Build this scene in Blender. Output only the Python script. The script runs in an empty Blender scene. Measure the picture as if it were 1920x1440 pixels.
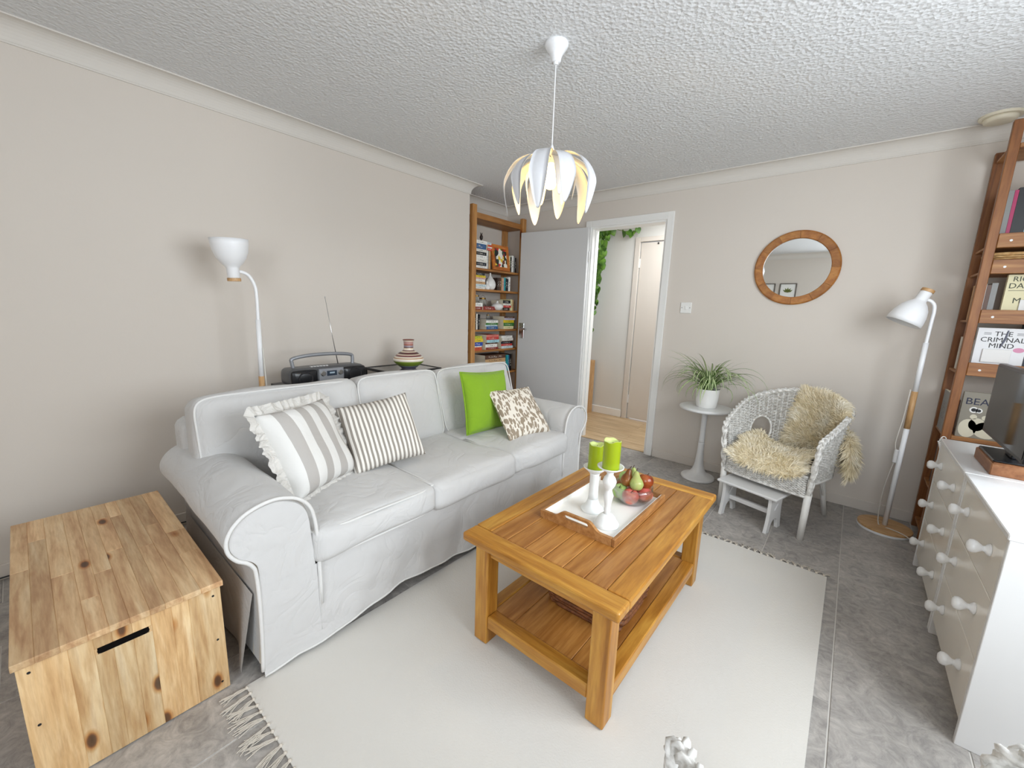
import bpy, bmesh, math, random
import numpy as np
from mathutils import Matrix, Vector

random.seed(7); np.random.seed(7)
SC = bpy.context.scene
COL = SC.collection
PI = math.pi

# ------------------------------------------------------------------ camera
cam_d = bpy.data.cameras.new('camera'); cam = bpy.data.objects.new('camera', cam_d); COL.objects.link(cam)
cam_d.sensor_fit = 'HORIZONTAL'; cam_d.sensor_width = 36.0; cam_d.lens = 36.0 * 764.13 / 1920.0
cam_d.clip_start = 0.02
def cam_matrix(yaw, pitch, roll, loc):
    cy, sy, cp, sp = math.cos(yaw), math.sin(yaw), math.cos(pitch), math.sin(pitch)
    f = Vector((sy * cp, cy * cp, sp)); r = Vector((cy, -sy, 0)); u = r.cross(f)
    r2 = r * math.cos(roll) + u * math.sin(roll); u2 = -r * math.sin(roll) + u * math.cos(roll)
    m = Matrix((( r2.x, u2.x, -f.x, loc[0]), (r2.y, u2.y, -f.y, loc[1]), (r2.z, u2.z, -f.z, loc[2]), (0, 0, 0, 1)))
    return m
cam.matrix_world = cam_matrix(-0.690826, -0.18221, 0.033785, (2.74, 0.0, 1.25))
SC.camera = cam

# ------------------------------------------------------------------ world, light, exposure
world = bpy.data.worlds.new('world'); SC.world = world; world.use_nodes = True
world.node_tree.nodes['Background'].inputs[0].default_value = (0.75, 0.85, 1.0, 1)
world.node_tree.nodes['Background'].inputs[1].default_value = 1.0
def area(name, loc, rot, sx, sy, power, color):
    l = bpy.data.lights.new(name, 'AREA'); l.shape = 'RECTANGLE'; l.size = sx; l.size_y = sy
    l.energy = power; l.color = color
    o = bpy.data.objects.new(name, l); COL.objects.link(o); o.location = loc; o.rotation_euler = rot
    return o
YF0 = -1.4
WY0, WY1, WZ0, WZ1 = 0.35, 2.15, 0.85, 2.08          # wide window in the right wall above the drawers
area('daylight_window', (3.945, (WY0 + WY1) / 2, (WZ0 + WZ1) / 2), (0, PI / 2 - math.radians(12), 0), WZ1 - WZ0 - .1, WY1 - WY0 - .1, 42, (0.89, 0.95, 1.0))
VX0, VX1, VZ0, VZ1 = 2.45, 3.78, .85, 2.08             # second window, in the wall behind the camera
area('daylight_window_front', ((VX0 + VX1) / 2, YF0 + .03, (VZ0 + VZ1) / 2), (PI / 2 - math.radians(4), 0, 0), VX1 - VX0 - .1, VZ1 - VZ0 - .1, 25, (0.89, 0.95, 1.0))
area('hall_ceiling_light', (1.45, 3.95, 2.27), (0, 0, 0), .8, .5, 15, (0.93, 0.97, 1.0))
SC.view_settings.view_transform = 'Standard'
try: SC.view_settings.look = 'None'
except Exception: pass
SC.view_settings.gamma = 1.0
SC.view_settings.use_curve_mapping = False
SC.view_settings.exposure = 0.43
SC.cycles.use_denoising = True
SC.cycles.transparent_max_bounces = 12; SC.cycles.max_bounces = 9; SC.cycles.diffuse_bounces = 5; SC.cycles.glossy_bounces = 4; SC.cycles.transmission_bounces = 6
SC.cycles.use_adaptive_sampling = True; SC.cycles.adaptive_threshold = .07
SC.cycles.caustics_reflective = False; SC.cycles.caustics_refractive = False
SC.cycles.sample_clamp_indirect = 6.0

# ------------------------------------------------------------------ materials
def lin(c):
    if isinstance(c, str):
        c = tuple(int(c[i:i + 2], 16) / 255 for i in (0, 2, 4))
    return tuple((x / 12.92 if x <= .04045 else ((x + .055) / 1.055) ** 2.4) for x in c[:3]) + (1.0,)
def new_mat(name):
    m = bpy.data.materials.new(name); m.use_nodes = True
    nt = m.node_tree; b = nt.nodes['Principled BSDF']
    return m, nt, b
def N(nt, t, **kw):
    n = nt.nodes.new(t)
    for k, v in kw.items(): setattr(n, k, v)
    return n
def ramp(nt, stops):
    r = N(nt, 'ShaderNodeValToRGB'); e = r.color_ramp.elements
    while len(e) > 1: e.remove(e[-1])
    e[0].position = stops[0][0]; e[0].color = lin(stops[0][1])
    for p, c in stops[1:]:
        x = e.new(p); x.color = lin(c)
    return r
def coords(nt, scale=(1, 1, 1), kind='Object', rand=0.0, rot=(0, 0, 0)):
    tc = N(nt, 'ShaderNodeTexCoord'); mp = N(nt, 'ShaderNodeMapping')
    mp.inputs['Scale'].default_value = scale; mp.inputs['Rotation'].default_value = rot
    nt.links.new(tc.outputs[kind], mp.inputs['Vector'])
    out = mp.outputs[0]
    if rand:
        oi = N(nt, 'ShaderNodeObjectInfo'); mu = N(nt, 'ShaderNodeMath', operation='MULTIPLY'); mu.inputs[1].default_value = rand
        nt.links.new(oi.outputs['Random'], mu.inputs[0])
        ad = N(nt, 'ShaderNodeVectorMath', operation='ADD'); nt.links.new(out, ad.inputs[0]); nt.links.new(mu.outputs[0], ad.inputs[1])
        out = ad.outputs[0]
    return out
def bump(nt, b, height, strength=.3, dist=.002):
    bp = N(nt, 'ShaderNodeBump'); bp.inputs['Strength'].default_value = strength; bp.inputs['Distance'].default_value = dist
    nt.links.new(height, bp.inputs['Height']); nt.links.new(bp.outputs[0], b.inputs['Normal'])
    return bp
def noise(nt, vec, scale, detail=4, rough=.55, dist=0):
    n = N(nt, 'ShaderNodeTexNoise'); n.inputs['Scale'].default_value = scale; n.inputs['Detail'].default_value = detail
    n.inputs['Roughness'].default_value = rough; n.inputs['Distortion'].default_value = dist
    nt.links.new(vec, n.inputs['Vector']); return n
MC = {}
def plain(name, col, rough=.5, spec=.5, metal=0.0, var=0.04, vscale=6.0, bumpy=0.0, bscale=60.0, bdist=.002):
    """solid colour with a little procedural variation and relief"""
    if name in MC: return MC[name]
    m, nt, b = new_mat(name); c = lin(col)
    v = coords(nt); n = noise(nt, v, vscale)
    mx = N(nt, 'ShaderNodeMixRGB'); nt.links.new(n.outputs['Fac'], mx.inputs[0])
    mx.inputs[1].default_value = tuple(max(0, x * (1 - var)) for x in c[:3]) + (1,)
    mx.inputs[2].default_value = tuple(min(1, x * (1 + var)) for x in c[:3]) + (1,)
    nt.links.new(mx.outputs[0], b.inputs['Base Color'])
    b.inputs['Roughness'].default_value = rough; b.inputs['Metallic'].default_value = metal
    b.inputs['Specular IOR Level'].default_value = spec
    if bumpy:
        n2 = noise(nt, v, bscale, 3); bump(nt, b, n2.outputs['Fac'], bumpy, bdist)
    MC[name] = m; return m
def wood(name, stops, scale=(14, 1.2, 14), rough=.45, rand=7.0, vary=.12, knots=0.0, fine=40, bstr=.12):
    m, nt, b = new_mat(name)
    v = coords(nt, scale, rand=rand)
    n = noise(nt, v, 1.6, 6, .6, .6)
    r = ramp(nt, stops); nt.links.new(n.outputs['Fac'], r.inputs[0])
    v2 = coords(nt, tuple(s * 3.2 for s in scale), rand=rand)
    n2 = noise(nt, v2, 2.2, 3, .6)
    mx = N(nt, 'ShaderNodeMixRGB', blend_type='MULTIPLY'); mx.inputs[0].default_value = .35
    nt.links.new(r.outputs[0], mx.inputs[1])
    r2 = ramp(nt, [(.3, 'b08a68'), (.6, 'ffffff')]); nt.links.new(n2.outputs['Fac'], r2.inputs[0]); nt.links.new(r2.outputs[0], mx.inputs[2])
    last = mx.outputs[0]
    if knots:
        v3 = coords(nt, tuple((s / min(scale)) ** .35 * knots for s in scale), rand=rand)
        vo = N(nt, 'ShaderNodeTexVoronoi'); vo.inputs['Scale'].default_value = 1.0; nt.links.new(v3, vo.inputs['Vector'])
        r3 = ramp(nt, [(.0, '3a2015'), (.08, '5f3a22'), (.10, 'a8754a'), (.12, 'e0bd90'), (.18, 'ffffff')]); nt.links.new(vo.outputs['Distance'], r3.inputs[0])
        m3 = N(nt, 'ShaderNodeMixRGB', blend_type='MULTIPLY'); m3.inputs[0].default_value = .9
        nt.links.new(last, m3.inputs[1]); nt.links.new(r3.outputs[0], m3.inputs[2]); last = m3.outputs[0]
    oi = N(nt, 'ShaderNodeObjectInfo'); hs = N(nt, 'ShaderNodeHueSaturation')
    ma = N(nt, 'ShaderNodeMapRange'); ma.inputs['To Min'].default_value = 1 - vary; ma.inputs['To Max'].default_value = 1 + vary
    nt.links.new(oi.outputs['Random'], ma.inputs['Value']); nt.links.new(ma.outputs[0], hs.inputs['Value'])
    nt.links.new(last, hs.inputs['Color']); nt.links.new(hs.outputs[0], b.inputs['Base Color'])
    b.inputs['Roughness'].default_value = rough
    bump(nt, b, n2.outputs['Fac'], bstr, .001)
    return m
def fabric(name, col, wr=.35, wscale=7, rough=.9, weave=420, wstr=.25):
    m, nt, b = new_mat(name); c = lin(col)
    v = coords(nt); n = noise(nt, v, 3.0, 3)
    mx = N(nt, 'ShaderNodeMixRGB'); nt.links.new(n.outputs['Fac'], mx.inputs[0])
    mx.inputs[1].default_value = tuple(x * .95 for x in c[:3]) + (1,); mx.inputs[2].default_value = c
    nt.links.new(mx.outputs[0], b.inputs['Base Color']); b.inputs['Roughness'].default_value = rough
    b.inputs['Specular IOR Level'].default_value = .2
    if 'Sheen Weight' in b.inputs: b.inputs['Sheen Weight'].default_value = .15
    n2a = noise(nt, v, wscale, 3, .5, 1.4); n3 = noise(nt, v, weave, 2)
    sb = N(nt, 'ShaderNodeMath', operation='SUBTRACT'); nt.links.new(n2a.outputs['Fac'], sb.inputs[0]); sb.inputs[1].default_value = .5
    ab = N(nt, 'ShaderNodeMath', operation='ABSOLUTE'); nt.links.new(sb.outputs[0], ab.inputs[0])
    n2 = N(nt, 'ShaderNodeMath', operation='POWER'); nt.links.new(ab.outputs[0], n2.inputs[0]); n2.inputs[1].default_value = .7
    b1 = N(nt, 'ShaderNodeBump'); b1.inputs['Strength'].default_value = wr; b1.inputs['Distance'].default_value = .02
    nt.links.new(n2.outputs[0], b1.inputs['Height'])
    b2 = N(nt, 'ShaderNodeBump'); b2.inputs['Strength'].default_value = wstr; b2.inputs['Distance'].default_value = .001
    nt.links.new(n3.outputs['Fac'], b2.inputs['Height']); nt.links.new(b1.outputs[0], b2.inputs['Normal'])
    nt.links.new(b2.outputs[0], b.inputs['Normal'])
    return m

M_wall = plain('wall_paint', 'd8d0c7', .9, .2, var=.015, vscale=2, bumpy=.12, bscale=90)
M_hallwall = plain('hall_paint', 'd9d8d4', .9, .2, var=.012, bumpy=.1, bscale=90)
M_corn = plain('cornice_paint', 'dad5ce', .8, .25, var=.01)
M_gloss = plain('white_gloss_paint', 'eeedea', .3, .5, var=.01)
M_doorleaf = plain('door_leaf_paint', 'd2d2d2', .55, .4, var=.012)
M_halldoor = plain('hall_door_paint', 'd6cec5', .5, .4, var=.015)
M_white = plain('white_lacquer', 'e2e2e2', .32, .5, var=.01)
M_lampw = plain('white_metal', 'f1f2f4', .35, .5, var=.008)
M_chairw = plain('white_cane', 'ecebe8', .55, .4, var=.05, vscale=40)
M_black = plain('black_plastic', '15161a', .3, .5, var=.05)
M_darkm = plain('dark_metal', '2b2b2d', .4, .5, metal=.3)
M_chrome = plain('chrome', 'c8c8c8', .18, .5, metal=1.0, var=.01)
M_silver = plain('silver_plastic', '93959a', .38, .5, metal=.35)
M_cream = plain('cream_plastic', 'ddd5c0', .45, .5)
M_paper = plain('book_pages', 'e6ddc8', .9, .2, var=.06, vscale=200)

# ceiling: stippled plaster
m, nt, b = new_mat('stippled_ceiling'); M_ceil = m
v = coords(nt); b.inputs['Base Color'].default_value = lin('e4e5e6'); b.inputs['Roughness'].default_value = .95
b.inputs['Specular IOR Level'].default_value = .1
n1 = noise(nt, v, 48, 5, .6, 1.5); n2 = N(nt, 'ShaderNodeTexVoronoi'); n2.inputs['Scale'].default_value = 64; nt.links.new(v, n2.inputs['Vector'])
ad = N(nt, 'ShaderNodeMath', operation='ADD'); nt.links.new(n1.outputs['Fac'], ad.inputs[0]); nt.links.new(n2.outputs['Distance'], ad.inputs[1])
bump(nt, b, ad.outputs[0], .55, .008)

# slate floor tiles
m, nt, b = new_mat('slate_tile'); M_tile = m
v = coords(nt, (1, 1, 1), rand=31.0)
n1 = noise(nt, v, 3.2, 8, .66, 1.6); n2 = noise(nt, v, 16, 6, .7, 2.2)
ad = N(nt, 'ShaderNodeMixRGB'); ad.inputs[0].default_value = .55
nt.links.new(n1.outputs['Fac'], ad.inputs[1]); nt.links.new(n2.outputs['Fac'], ad.inputs[2])
r = ramp(nt, [(.28, '6f6c6a'), (.45, '9a9692'), (.56, 'b0aba6'), (.72, 'cec9c3')]); nt.links.new(ad.outputs[0], r.inputs[0])
oi = N(nt, 'ShaderNodeObjectInfo'); hs = N(nt, 'ShaderNodeHueSaturation'); mr = N(nt, 'ShaderNodeMapRange')
mr.inputs['To Min'].default_value = .9; mr.inputs['To Max'].default_value = 1.08
nt.links.new(oi.outputs['Random'], mr.inputs['Value']); nt.links.new(mr.outputs[0], hs.inputs['Value'])
nt.links.new(r.outputs[0], hs.inputs['Color']); nt.links.new(hs.outputs[0], b.inputs['Base Color'])
b.inputs['Roughness'].default_value = .55; bump(nt, b, ad.outputs[0], .35, .008)
M_grout = plain('grout', 'c9c5bf', .9, .2)

M_lam = wood('hall_laminate', [(.3, 'b09470'), (.5, 'c9ae88'), (.7, 'd8c09c')], (1.2, 16, 8), .4, vary=.06)
M_oak = wood('coffee_table_oak', [(.28, '97621f'), (.45, 'b47c30'), (.58, 'c4903e'), (.75, 'd2a350')], (16, 1.3, 16), .36, vary=.08)
M_oakx = wood('coffee_table_oak_cross', [(.28, '97621f'), (.45, 'b47c30'), (.58, 'c4903e'), (.75, 'd2a350')], (1.3, 16, 16), .36, vary=.08)
M_plank = wood('coffee_table_plank', [(.28, '85531f'), (.45, '9d6830'), (.58, 'ae7a3e'), (.75, 'bd8c4e')], (16, 1.3, 16), .36, vary=.10)
M_oakz = wood('coffee_table_oak_upright', [(.28, '97621f'), (.45, 'b47c30'), (.58, 'c4903e'), (.75, 'd2a350')], (16, 16, 1.3), .36, vary=.08)
PINE = [(.25, 'ab8058'), (.42, 'c8a076'), (.56, 'dab88c'), (.75, 'e8cfa8')]
M_pine = wood('chest_pine', PINE, (1.6, 16, 10), .5, vary=.18, knots=4.4)
M_pinez = wood('chest_pine_upright', [(.25, 'b88d5e'), (.42, 'd2ad7c'), (.56, 'e2c598'), (.75, 'edd8b2')], (7, 15, 1.6), .5, vary=.17, knots=4.6)
M_shelfz = wood('shelf_pine_upright', [(.28, 'a06a34'), (.5, 'c48d50'), (.75, 'd9a96c')], (18, 18, 1.5), .5, vary=.08, knots=2.2)
M_shelfy = wood('shelf_pine_board', [(.28, '8f5c2c'), (.5, 'ad763d'), (.75, 'c28e54')], (18, 1.5, 18), .5, vary=.08)
M_shelfx = wood('shelf_pine_rail', [(.28, '7d4f2a'), (.5, '9c683a'), (.75, 'ba8a56')], (1.5, 18, 22), .5, vary=.08)
M_shelfd = wood('shelf_dark_upright', [(.28, '6a3f20'), (.5, '875429'), (.75, '9c6838')], (18, 18, 1.5), .5, vary=.06)
M_mirw = wood('mirror_frame_oak', [(.28, '8c5524'), (.5, 'a96e33'), (.75, 'c08a48')], (6, 6, 9), .4, vary=.12)
M_beech = wood('beech_wood', [(.3, 'b98f5e'), (.5, 'cba271'), (.75, 'd8b487')], (3, 22, 22), .45, vary=.03)
M_beechz = wood('beech_wood_upright', [(.3, 'b98f5e'), (.5, 'cba271'), (.75, 'd8b487')], (22, 22, 3), .45, vary=.03)
M_tray = wood('tray_acacia', [(.3, '8e5f33'), (.5, 'ad7b47'), (.75, 'c79a66')], (14, 3, 14), .5, vary=.1)
M_stand = wood('walnut_box', [(.3, '6f4426'), (.5, '8c5a35'), (.75, 'a3714a')], (12, 2, 12), .5, vary=.05)

M_sofa = fabric('white_cotton_slipcover', 'cfcecd', .42, 5)
M_pipe = fabric('white_cotton_piping', 'dfdedc', .1, 20)
M_lining = fabric('cream_lining', 'd6cebf', .3, 9)
M_green = fabric('green_cotton', '86ad2c', .3, 10)
M_rug = fabric('rug_cotton', 'd8d5cf', .04, 30, weave=170, wstr=.8)
M_tassel = fabric('tassel_cotton', 'd8d0c4', .1, 40)

def stripe_mat(name, c1, c2, period, duty=.5, offset=0.0):
    m, nt, b = new_mat(name)
    tc = N(nt, 'ShaderNodeTexCoord'); sx = N(nt, 'ShaderNodeSeparateXYZ'); nt.links.new(tc.outputs['Object'], sx.inputs[0])
    nz = noise(nt, tc.outputs['Object'], 9, 2); ns = N(nt, 'ShaderNodeMath', operation='MULTIPLY'); ns.inputs[1].default_value = .006
    nt.links.new(nz.outputs['Fac'], ns.inputs[0])
    a = N(nt, 'ShaderNodeMath', operation='ADD'); nt.links.new(sx.outputs['X'], a.inputs[0]); nt.links.new(ns.outputs[0], a.inputs[1])
    o = N(nt, 'ShaderNodeMath', operation='ADD'); nt.links.new(a.outputs[0], o.inputs[0]); o.inputs[1].default_value = offset + 10 * period
    d = N(nt, 'ShaderNodeMath', operation='DIVIDE'); nt.links.new(o.outputs[0], d.inputs[0]); d.inputs[1].default_value = period
    f = N(nt, 'ShaderNodeMath', operation='FRACT'); nt.links.new(d.outputs[0], f.inputs[0])
    l = N(nt, 'ShaderNodeMath', operation='LESS_THAN'); nt.links.new(f.outputs[0], l.inputs[0]); l.inputs[1].default_value = duty
    mx = N(nt, 'ShaderNodeMixRGB'); nt.links.new(l.outputs[0], mx.inputs[0]); mx.inputs[1].default_value = lin(c1); mx.inputs[2].default_value = lin(c2)
    nt.links.new(mx.outputs[0], b.inputs['Base Color']); b.inputs['Roughness'].default_value = .9; b.inputs['Specular IOR Level'].default_value = .2
    n2 = noise(nt, tc.outputs['Object'], 9, 4, .55, 1.0); bump(nt, b, n2.outputs['Fac'], .3, .015)
    return m
M_strw = stripe_mat('wide_grey_stripe', 'e4e3e0', 'b9b5b1', .094, .5, .047)
M_strn = stripe_mat('narrow_grey_stripe', 'ece8e1', '9a938b', .0205, .48, .0)
# leaf print
m, nt, b = new_mat('leaf_print_cotton'); M_leafp = m
tc = N(nt, 'ShaderNodeTexCoord')
def leafmask(ang, sc, th):
    mp = N(nt, 'ShaderNodeMapping'); mp.inputs['Rotation'].default_value = (0, 0, ang); mp.inputs['Scale'].default_value = (sc, sc * .42, .01)
    nt.links.new(tc.outputs['Object'], mp.inputs[0])
    vo = N(nt, 'ShaderNodeTexVoronoi'); vo.inputs['Scale'].default_value = 1; vo.inputs['Randomness'].default_value = .8; nt.links.new(mp.outputs[0], vo.inputs['Vector'])
    l = N(nt, 'ShaderNodeMath', operation='LESS_THAN'); l.inputs[1].default_value = th; nt.links.new(vo.outputs['Distance'], l.inputs[0]); return l
a1 = leafmask(.6, 52, .45); a2 = leafmask(-.8, 60, .42)
mxx = N(nt, 'ShaderNodeMath', operation='MAXIMUM'); nt.links.new(a1.outputs[0], mxx.inputs[0]); nt.links.new(a2.outputs[0], mxx.inputs[1])
mx = N(nt, 'ShaderNodeMixRGB'); nt.links.new(mxx.outputs[0], mx.inputs[0]); mx.inputs[1].default_value = lin('e9e2d6'); mx.inputs[2].default_value = lin('9a8b78')
nt.links.new(mx.outputs[0], b.inputs['Base Color']); b.inputs['Roughness'].default_value = .9

def wicker_mat(name, c1, c2):
    m, nt, b = new_mat(name); v = coords(nt)
    n = noise(nt, v, 55, 3); r = ramp(nt, [(.3, c1), (.65, c2)]); nt.links.new(n.outputs['Fac'], r.inputs[0])
    nt.links.new(r.outputs[0], b.inputs['Base Color']); b.inputs['Roughness'].default_value = .6
    return m
M_wick = wicker_mat('brown_wicker', '4f2c17', '84502b')
M_wickl = wicker_mat('tan_wicker', 'b98a52', 'd9b47c')
M_wickd = wicker_mat('dark_wicker', '5a3a20', '8a6034')
M_wickw = wicker_mat('white_wicker', 'b9b6b0', 'f0efec')

def glassy(name, col=(1, 1, 1, 1), rough=0.0, ior=1.45):
    m, nt, b = new_mat(name); b.inputs['Base Color'].default_value = col
    b.inputs['Transmission Weight'].default_value = 1.0; b.inputs['Roughness'].default_value = rough; b.inputs['IOR'].default_value = ior
    return m
m, nt, b = new_mat('clear_glass'); M_glass = m        # thin clear glass: see-through with a fresnel sheen
out = nt.nodes['Material Output']; tr_ = N(nt, 'ShaderNodeBsdfTransparent'); gl_ = N(nt, 'ShaderNodeBsdfGlossy'); lw_ = N(nt, 'ShaderNodeLayerWeight'); mxs = N(nt, 'ShaderNodeMixShader')
tr_.inputs[0].default_value = (.97, .985, .98, 1); gl_.inputs['Roughness'].default_value = .02; lw_.inputs['Blend'].default_value = .36
ml_ = N(nt, 'ShaderNodeMath', operation='MULTIPLY'); ml_.inputs[1].default_value = .8; nt.links.new(lw_.outputs['Facing'], ml_.inputs[0]); nt.links.new(ml_.outputs[0], mxs.inputs[0]); nt.links.new(tr_.outputs[0], mxs.inputs[1]); nt.links.new(gl_.outputs[0], mxs.inputs[2]); nt.links.new(mxs.outputs[0], out.inputs[0])
m, nt, b = new_mat('mirror_glass'); M_mirror = m
b.inputs['Base Color'].default_value = (.9, .92, .92, 1); b.inputs['Metallic'].default_value = 1; b.inputs['Roughness'].default_value = .015
def emis(name, col, s):
    m, nt, b = new_mat(name); b.inputs['Emission Color'].default_value = lin(col); b.inputs['Emission Strength'].default_value = s; return m
M_bulb = emis('warm_bulb', 'ffe9b8', 4.0)

def leafmat(name, c1, c2, sc=18, rough=.4):
    m, nt, b = new_mat(name); v = coords(nt, rand=5.0); n = noise(nt, v, sc, 3)
    r = ramp(nt, [(.35, c1), (.65, c2)]); nt.links.new(n.outputs['Fac'], r.inputs[0]); nt.links.new(r.outputs[0], b.inputs['Base Color'])
    b.inputs['Roughness'].default_value = rough; return m
M_pothos = leafmat('pothos_leaf', '2f5a1c', '6d9a34')
M_stem = leafmat('plant_stem', '54702c', '7c9340')
# spider plant: pale edges, green middle across the leaf (uv x)
m, nt, b = new_mat('spider_leaf'); M_spider = m
uv = N(nt, 'ShaderNodeUVMap'); sx = N(nt, 'ShaderNodeSeparateXYZ'); nt.links.new(uv.outputs[0], sx.inputs[0])
r = ramp(nt, [(.0, '557a33'), (.28, '6c9440'), (.34, 'd9dfb0'), (.66, 'e6eac6'), (.72, '6c9440'), (1, '557a33')]); nt.links.new(sx.outputs['X'], r.inputs[0])
nt.links.new(r.outputs[0], b.inputs['Base Color']); b.inputs['Roughness'].default_value = .45
def fruit_mat(name, c1, c2, c3, sc=14, rough=.28):
    m, nt, b = new_mat(name); v = coords(nt, rand=9.0); n = noise(nt, v, sc, 5, .6, .5)
    r = ramp(nt, [(.3, c1), (.5, c2), (.7, c3)]); nt.links.new(n.outputs['Fac'], r.inputs[0]); nt.links.new(r.outputs[0], b.inputs['Base Color'])
    b.inputs['Roughness'].default_value = rough; return m
M_apg = fruit_mat('green_apple', '8fb35c', 'a9c878', 'bcd48e')
M_apr = fruit_mat('red_apple', 'b04a40', 'c9655a', 'd9a070')
M_apb = fruit_mat('russet_apple', '6e2c14', '8c3d1a', 'a35a28', 10, .22)
M_prg = fruit_mat('green_pear', '8fa053', 'a7b16a', 'b09a62')
M_prb = fruit_mat('brown_pear', '6b3a16', '8d5422', 'a47032')
M_wax = plain('green_wax', '93a510', .28, .5, var=.05); 
MC['green_wax'].node_tree.nodes['Principled BSDF'].inputs['Subsurface Weight'].default_value = .05
MC['green_wax'].node_tree.nodes['Principled BSDF'].inputs['Subsurface Radius'].default_value = (.02, .02, .004)
M_waxtop = plain('pale_wax', 'cbd889', .4)
M_ceramic = plain('white_ceramic', 'ecebe8', .22, .5, var=.01)
M_candlest = plain('white_painted_wood', 'e9ebea', .42, .5, var=.02)
M_fleece = fabric('fleece_hide', 'ecdfc0', .5, 30)
m, nt, b = new_mat('fleece_wool'); M_wool = m
v = coords(nt); n = noise(nt, v, 11, 4); r = ramp(nt, [(.3, 'eadcb8'), (.5, 'f5ead0'), (.72, 'fdf8ea')]); nt.links.new(n.outputs['Fac'], r.inputs[0])
nt.links.new(r.outputs[0], b.inputs['Base Color']); b.inputs['Roughness'].default_value = .85; b.inputs['Specular IOR Level'].default_value = .15
# glossy off-white drawer fronts
M_drawer = plain('drawer_front_lacquer', 'ece7dd', .2, .6, var=.01)

# ------------------------------------------------------------------ geometry builder
class G:
    def __init__(s): s.v = []; s.f = []; s.m = []; s.uv = None
    def add(s, verts, faces, mi=0):
        o = len(s.v); s.v += [tuple(map(float, p)) for p in verts]; s.f += [tuple(i + o for i in f) for f in faces]; s.m += [mi] * len(faces); return s
    def box(s, x0, x1, y0, y1, z0, z1, bev=0.0, mi=0, seg=1):
        if bev <= 0:
            v = [(x, y, z) for z in (z0, z1) for y in (y0, y1) for x in (x0, x1)]
            return s.add(v, [(0, 2, 3, 1), (4, 5, 7, 6), (0, 1, 5, 4), (2, 6, 7, 3), (0, 4, 6, 2), (1, 3, 7, 5)], mi)
        bm = bmesh.new(); bmesh.ops.create_cube(bm, size=1)
        for q in bm.verts: q.co = Vector((x0 + (q.co.x + .5) * (x1 - x0), y0 + (q.co.y + .5) * (y1 - y0), z0 + (q.co.z + .5) * (z1 - z0)))
        bmesh.ops.bevel(bm, geom=list(bm.edges), offset=min(bev, .49 * min(x1 - x0, y1 - y0, z1 - z0)), segments=seg, affect='EDGES', profile=.5)
        bm.verts.index_update(); s.add([q.co[:] for q in bm.verts], [[q.index for q in f.verts] for f in bm.faces], mi); bm.free(); return s
    def prism(s, poly, axis, a, b, mi=0, holes=None):
        """extrude a 2-d polygon (convex or not) along an axis from a to b"""
        def P(p, t): return {0: (t, p[0], p[1]), 1: (p[0], t, p[1]), 2: (p[0], p[1], t)}[axis]
        bm = bmesh.new()
        loops = [poly] + (holes or [])
        edges = []
        for lp in loops:
            vs = [bm.verts.new(P(p, a)) for p in lp]
            edges += [bm.edges.new((vs[i], vs[(i + 1) % len(vs)])) for i in range(len(vs))]
        if holes: bmesh.ops.triangle_fill(bm, edges=edges, use_beauty=True)
        else: bm.faces.new([e.verts[0] for e in []] or list(bm.verts))
        r = bmesh.ops.extrude_face_region(bm, geom=list(bm.faces))
        d = Vector(P((0, 0), b)) - Vector(P((0, 0), a))
        for q in r['geom']:
            if isinstance(q, bmesh.types.BMVert): q.co += d
        bmesh.ops.recalc_face_normals(bm, faces=list(bm.faces))
        bm.verts.index_update(); s.add([q.co[:] for q in bm.verts], [[q.index for q in f.verts] for f in bm.faces], mi); bm.free(); return s
    def lathe(s, prof, c=(0, 0, 0), n=24, mi=0, mat=None):
        """prof: (r, z) pairs; spun round z"""
        v = []; f = []
        for (r, z) in prof:
            for k in range(n):
                a = 2 * PI * k / n; v.append((r * math.cos(a), r * math.sin(a), z))
        for i in range(len(prof) - 1):
            for k in range(n):
                f.append((i * n + k, i * n + (k + 1) % n, (i + 1) * n + (k + 1) % n, (i + 1) * n + k))
        if prof[0][0] > 1e-5: f.append(tuple(reversed(range(n))))
        if prof[-1][0] > 1e-5: f.append(tuple(range((len(prof) - 1) * n, len(prof) * n)))
        if mat is not None: v = [tuple(mat @ Vector(p)) for p in v]
        else: v = [(p[0] + c[0], p[1] + c[1], p[2] + c[2]) for p in v]
        return s.add(v, f, mi)
    def tube(s, path, r, n=8, mi=0, cap=True, closed=False):
        path = [Vector(p) for p in path]; L = len(path)
        rr = r if hasattr(r, '__len__') else [r] * L
        v = []; f = []; up = None
        for i, p in enumerate(path):
            if closed: t = path[(i + 1) % L] - path[(i - 1) % L]
            else: t = path[min(i + 1, L - 1)] - path[max(i - 1, 0)]
            if t.length < 1e-9: t = Vector((0, 0, 1))
            t.normalize()
            if up is None:
                up = Vector((0, 0, 1)) if abs(t.z) < .9 else Vector((1, 0, 0))
            x = up - t * up.dot(t)
            if x.length < 1e-6: x = Vector((1, 0, 0)) - t * t.x
            x.normalize(); y = t.cross(x); up = x
            for k in range(n):
                a = 2 * PI * k / n; q = p + (x * math.cos(a) + y * math.sin(a)) * rr[i]; v.append(q[:])
        m = L if closed else L - 1
        for i in range(m):
            j = (i + 1) % L
            for k in range(n): f.append((i * n + k, i * n + (k + 1) % n, j * n + (k + 1) % n, j * n + k))
        if cap and not closed:
            f.append(tuple(reversed(range(n)))); f.append(tuple(range((L - 1) * n, L * n)))
        return s.add(v, f, mi)
    def grid(s, P, mi=0, wrap_u=False):
        """P: array nu x nv x 3"""
        nu, nv = len(P), len(P[0]); v = [tuple(P[i][j]) for i in range(nu) for j in range(nv)]; f = []
        for i in range(nu if wrap_u else nu - 1):
            for j in range(nv - 1):
                i2 = (i + 1) % nu; f.append((i * nv + j, i2 * nv + j, i2 * nv + j + 1, i * nv + j + 1))
        return s.add(v, f, mi)
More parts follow.
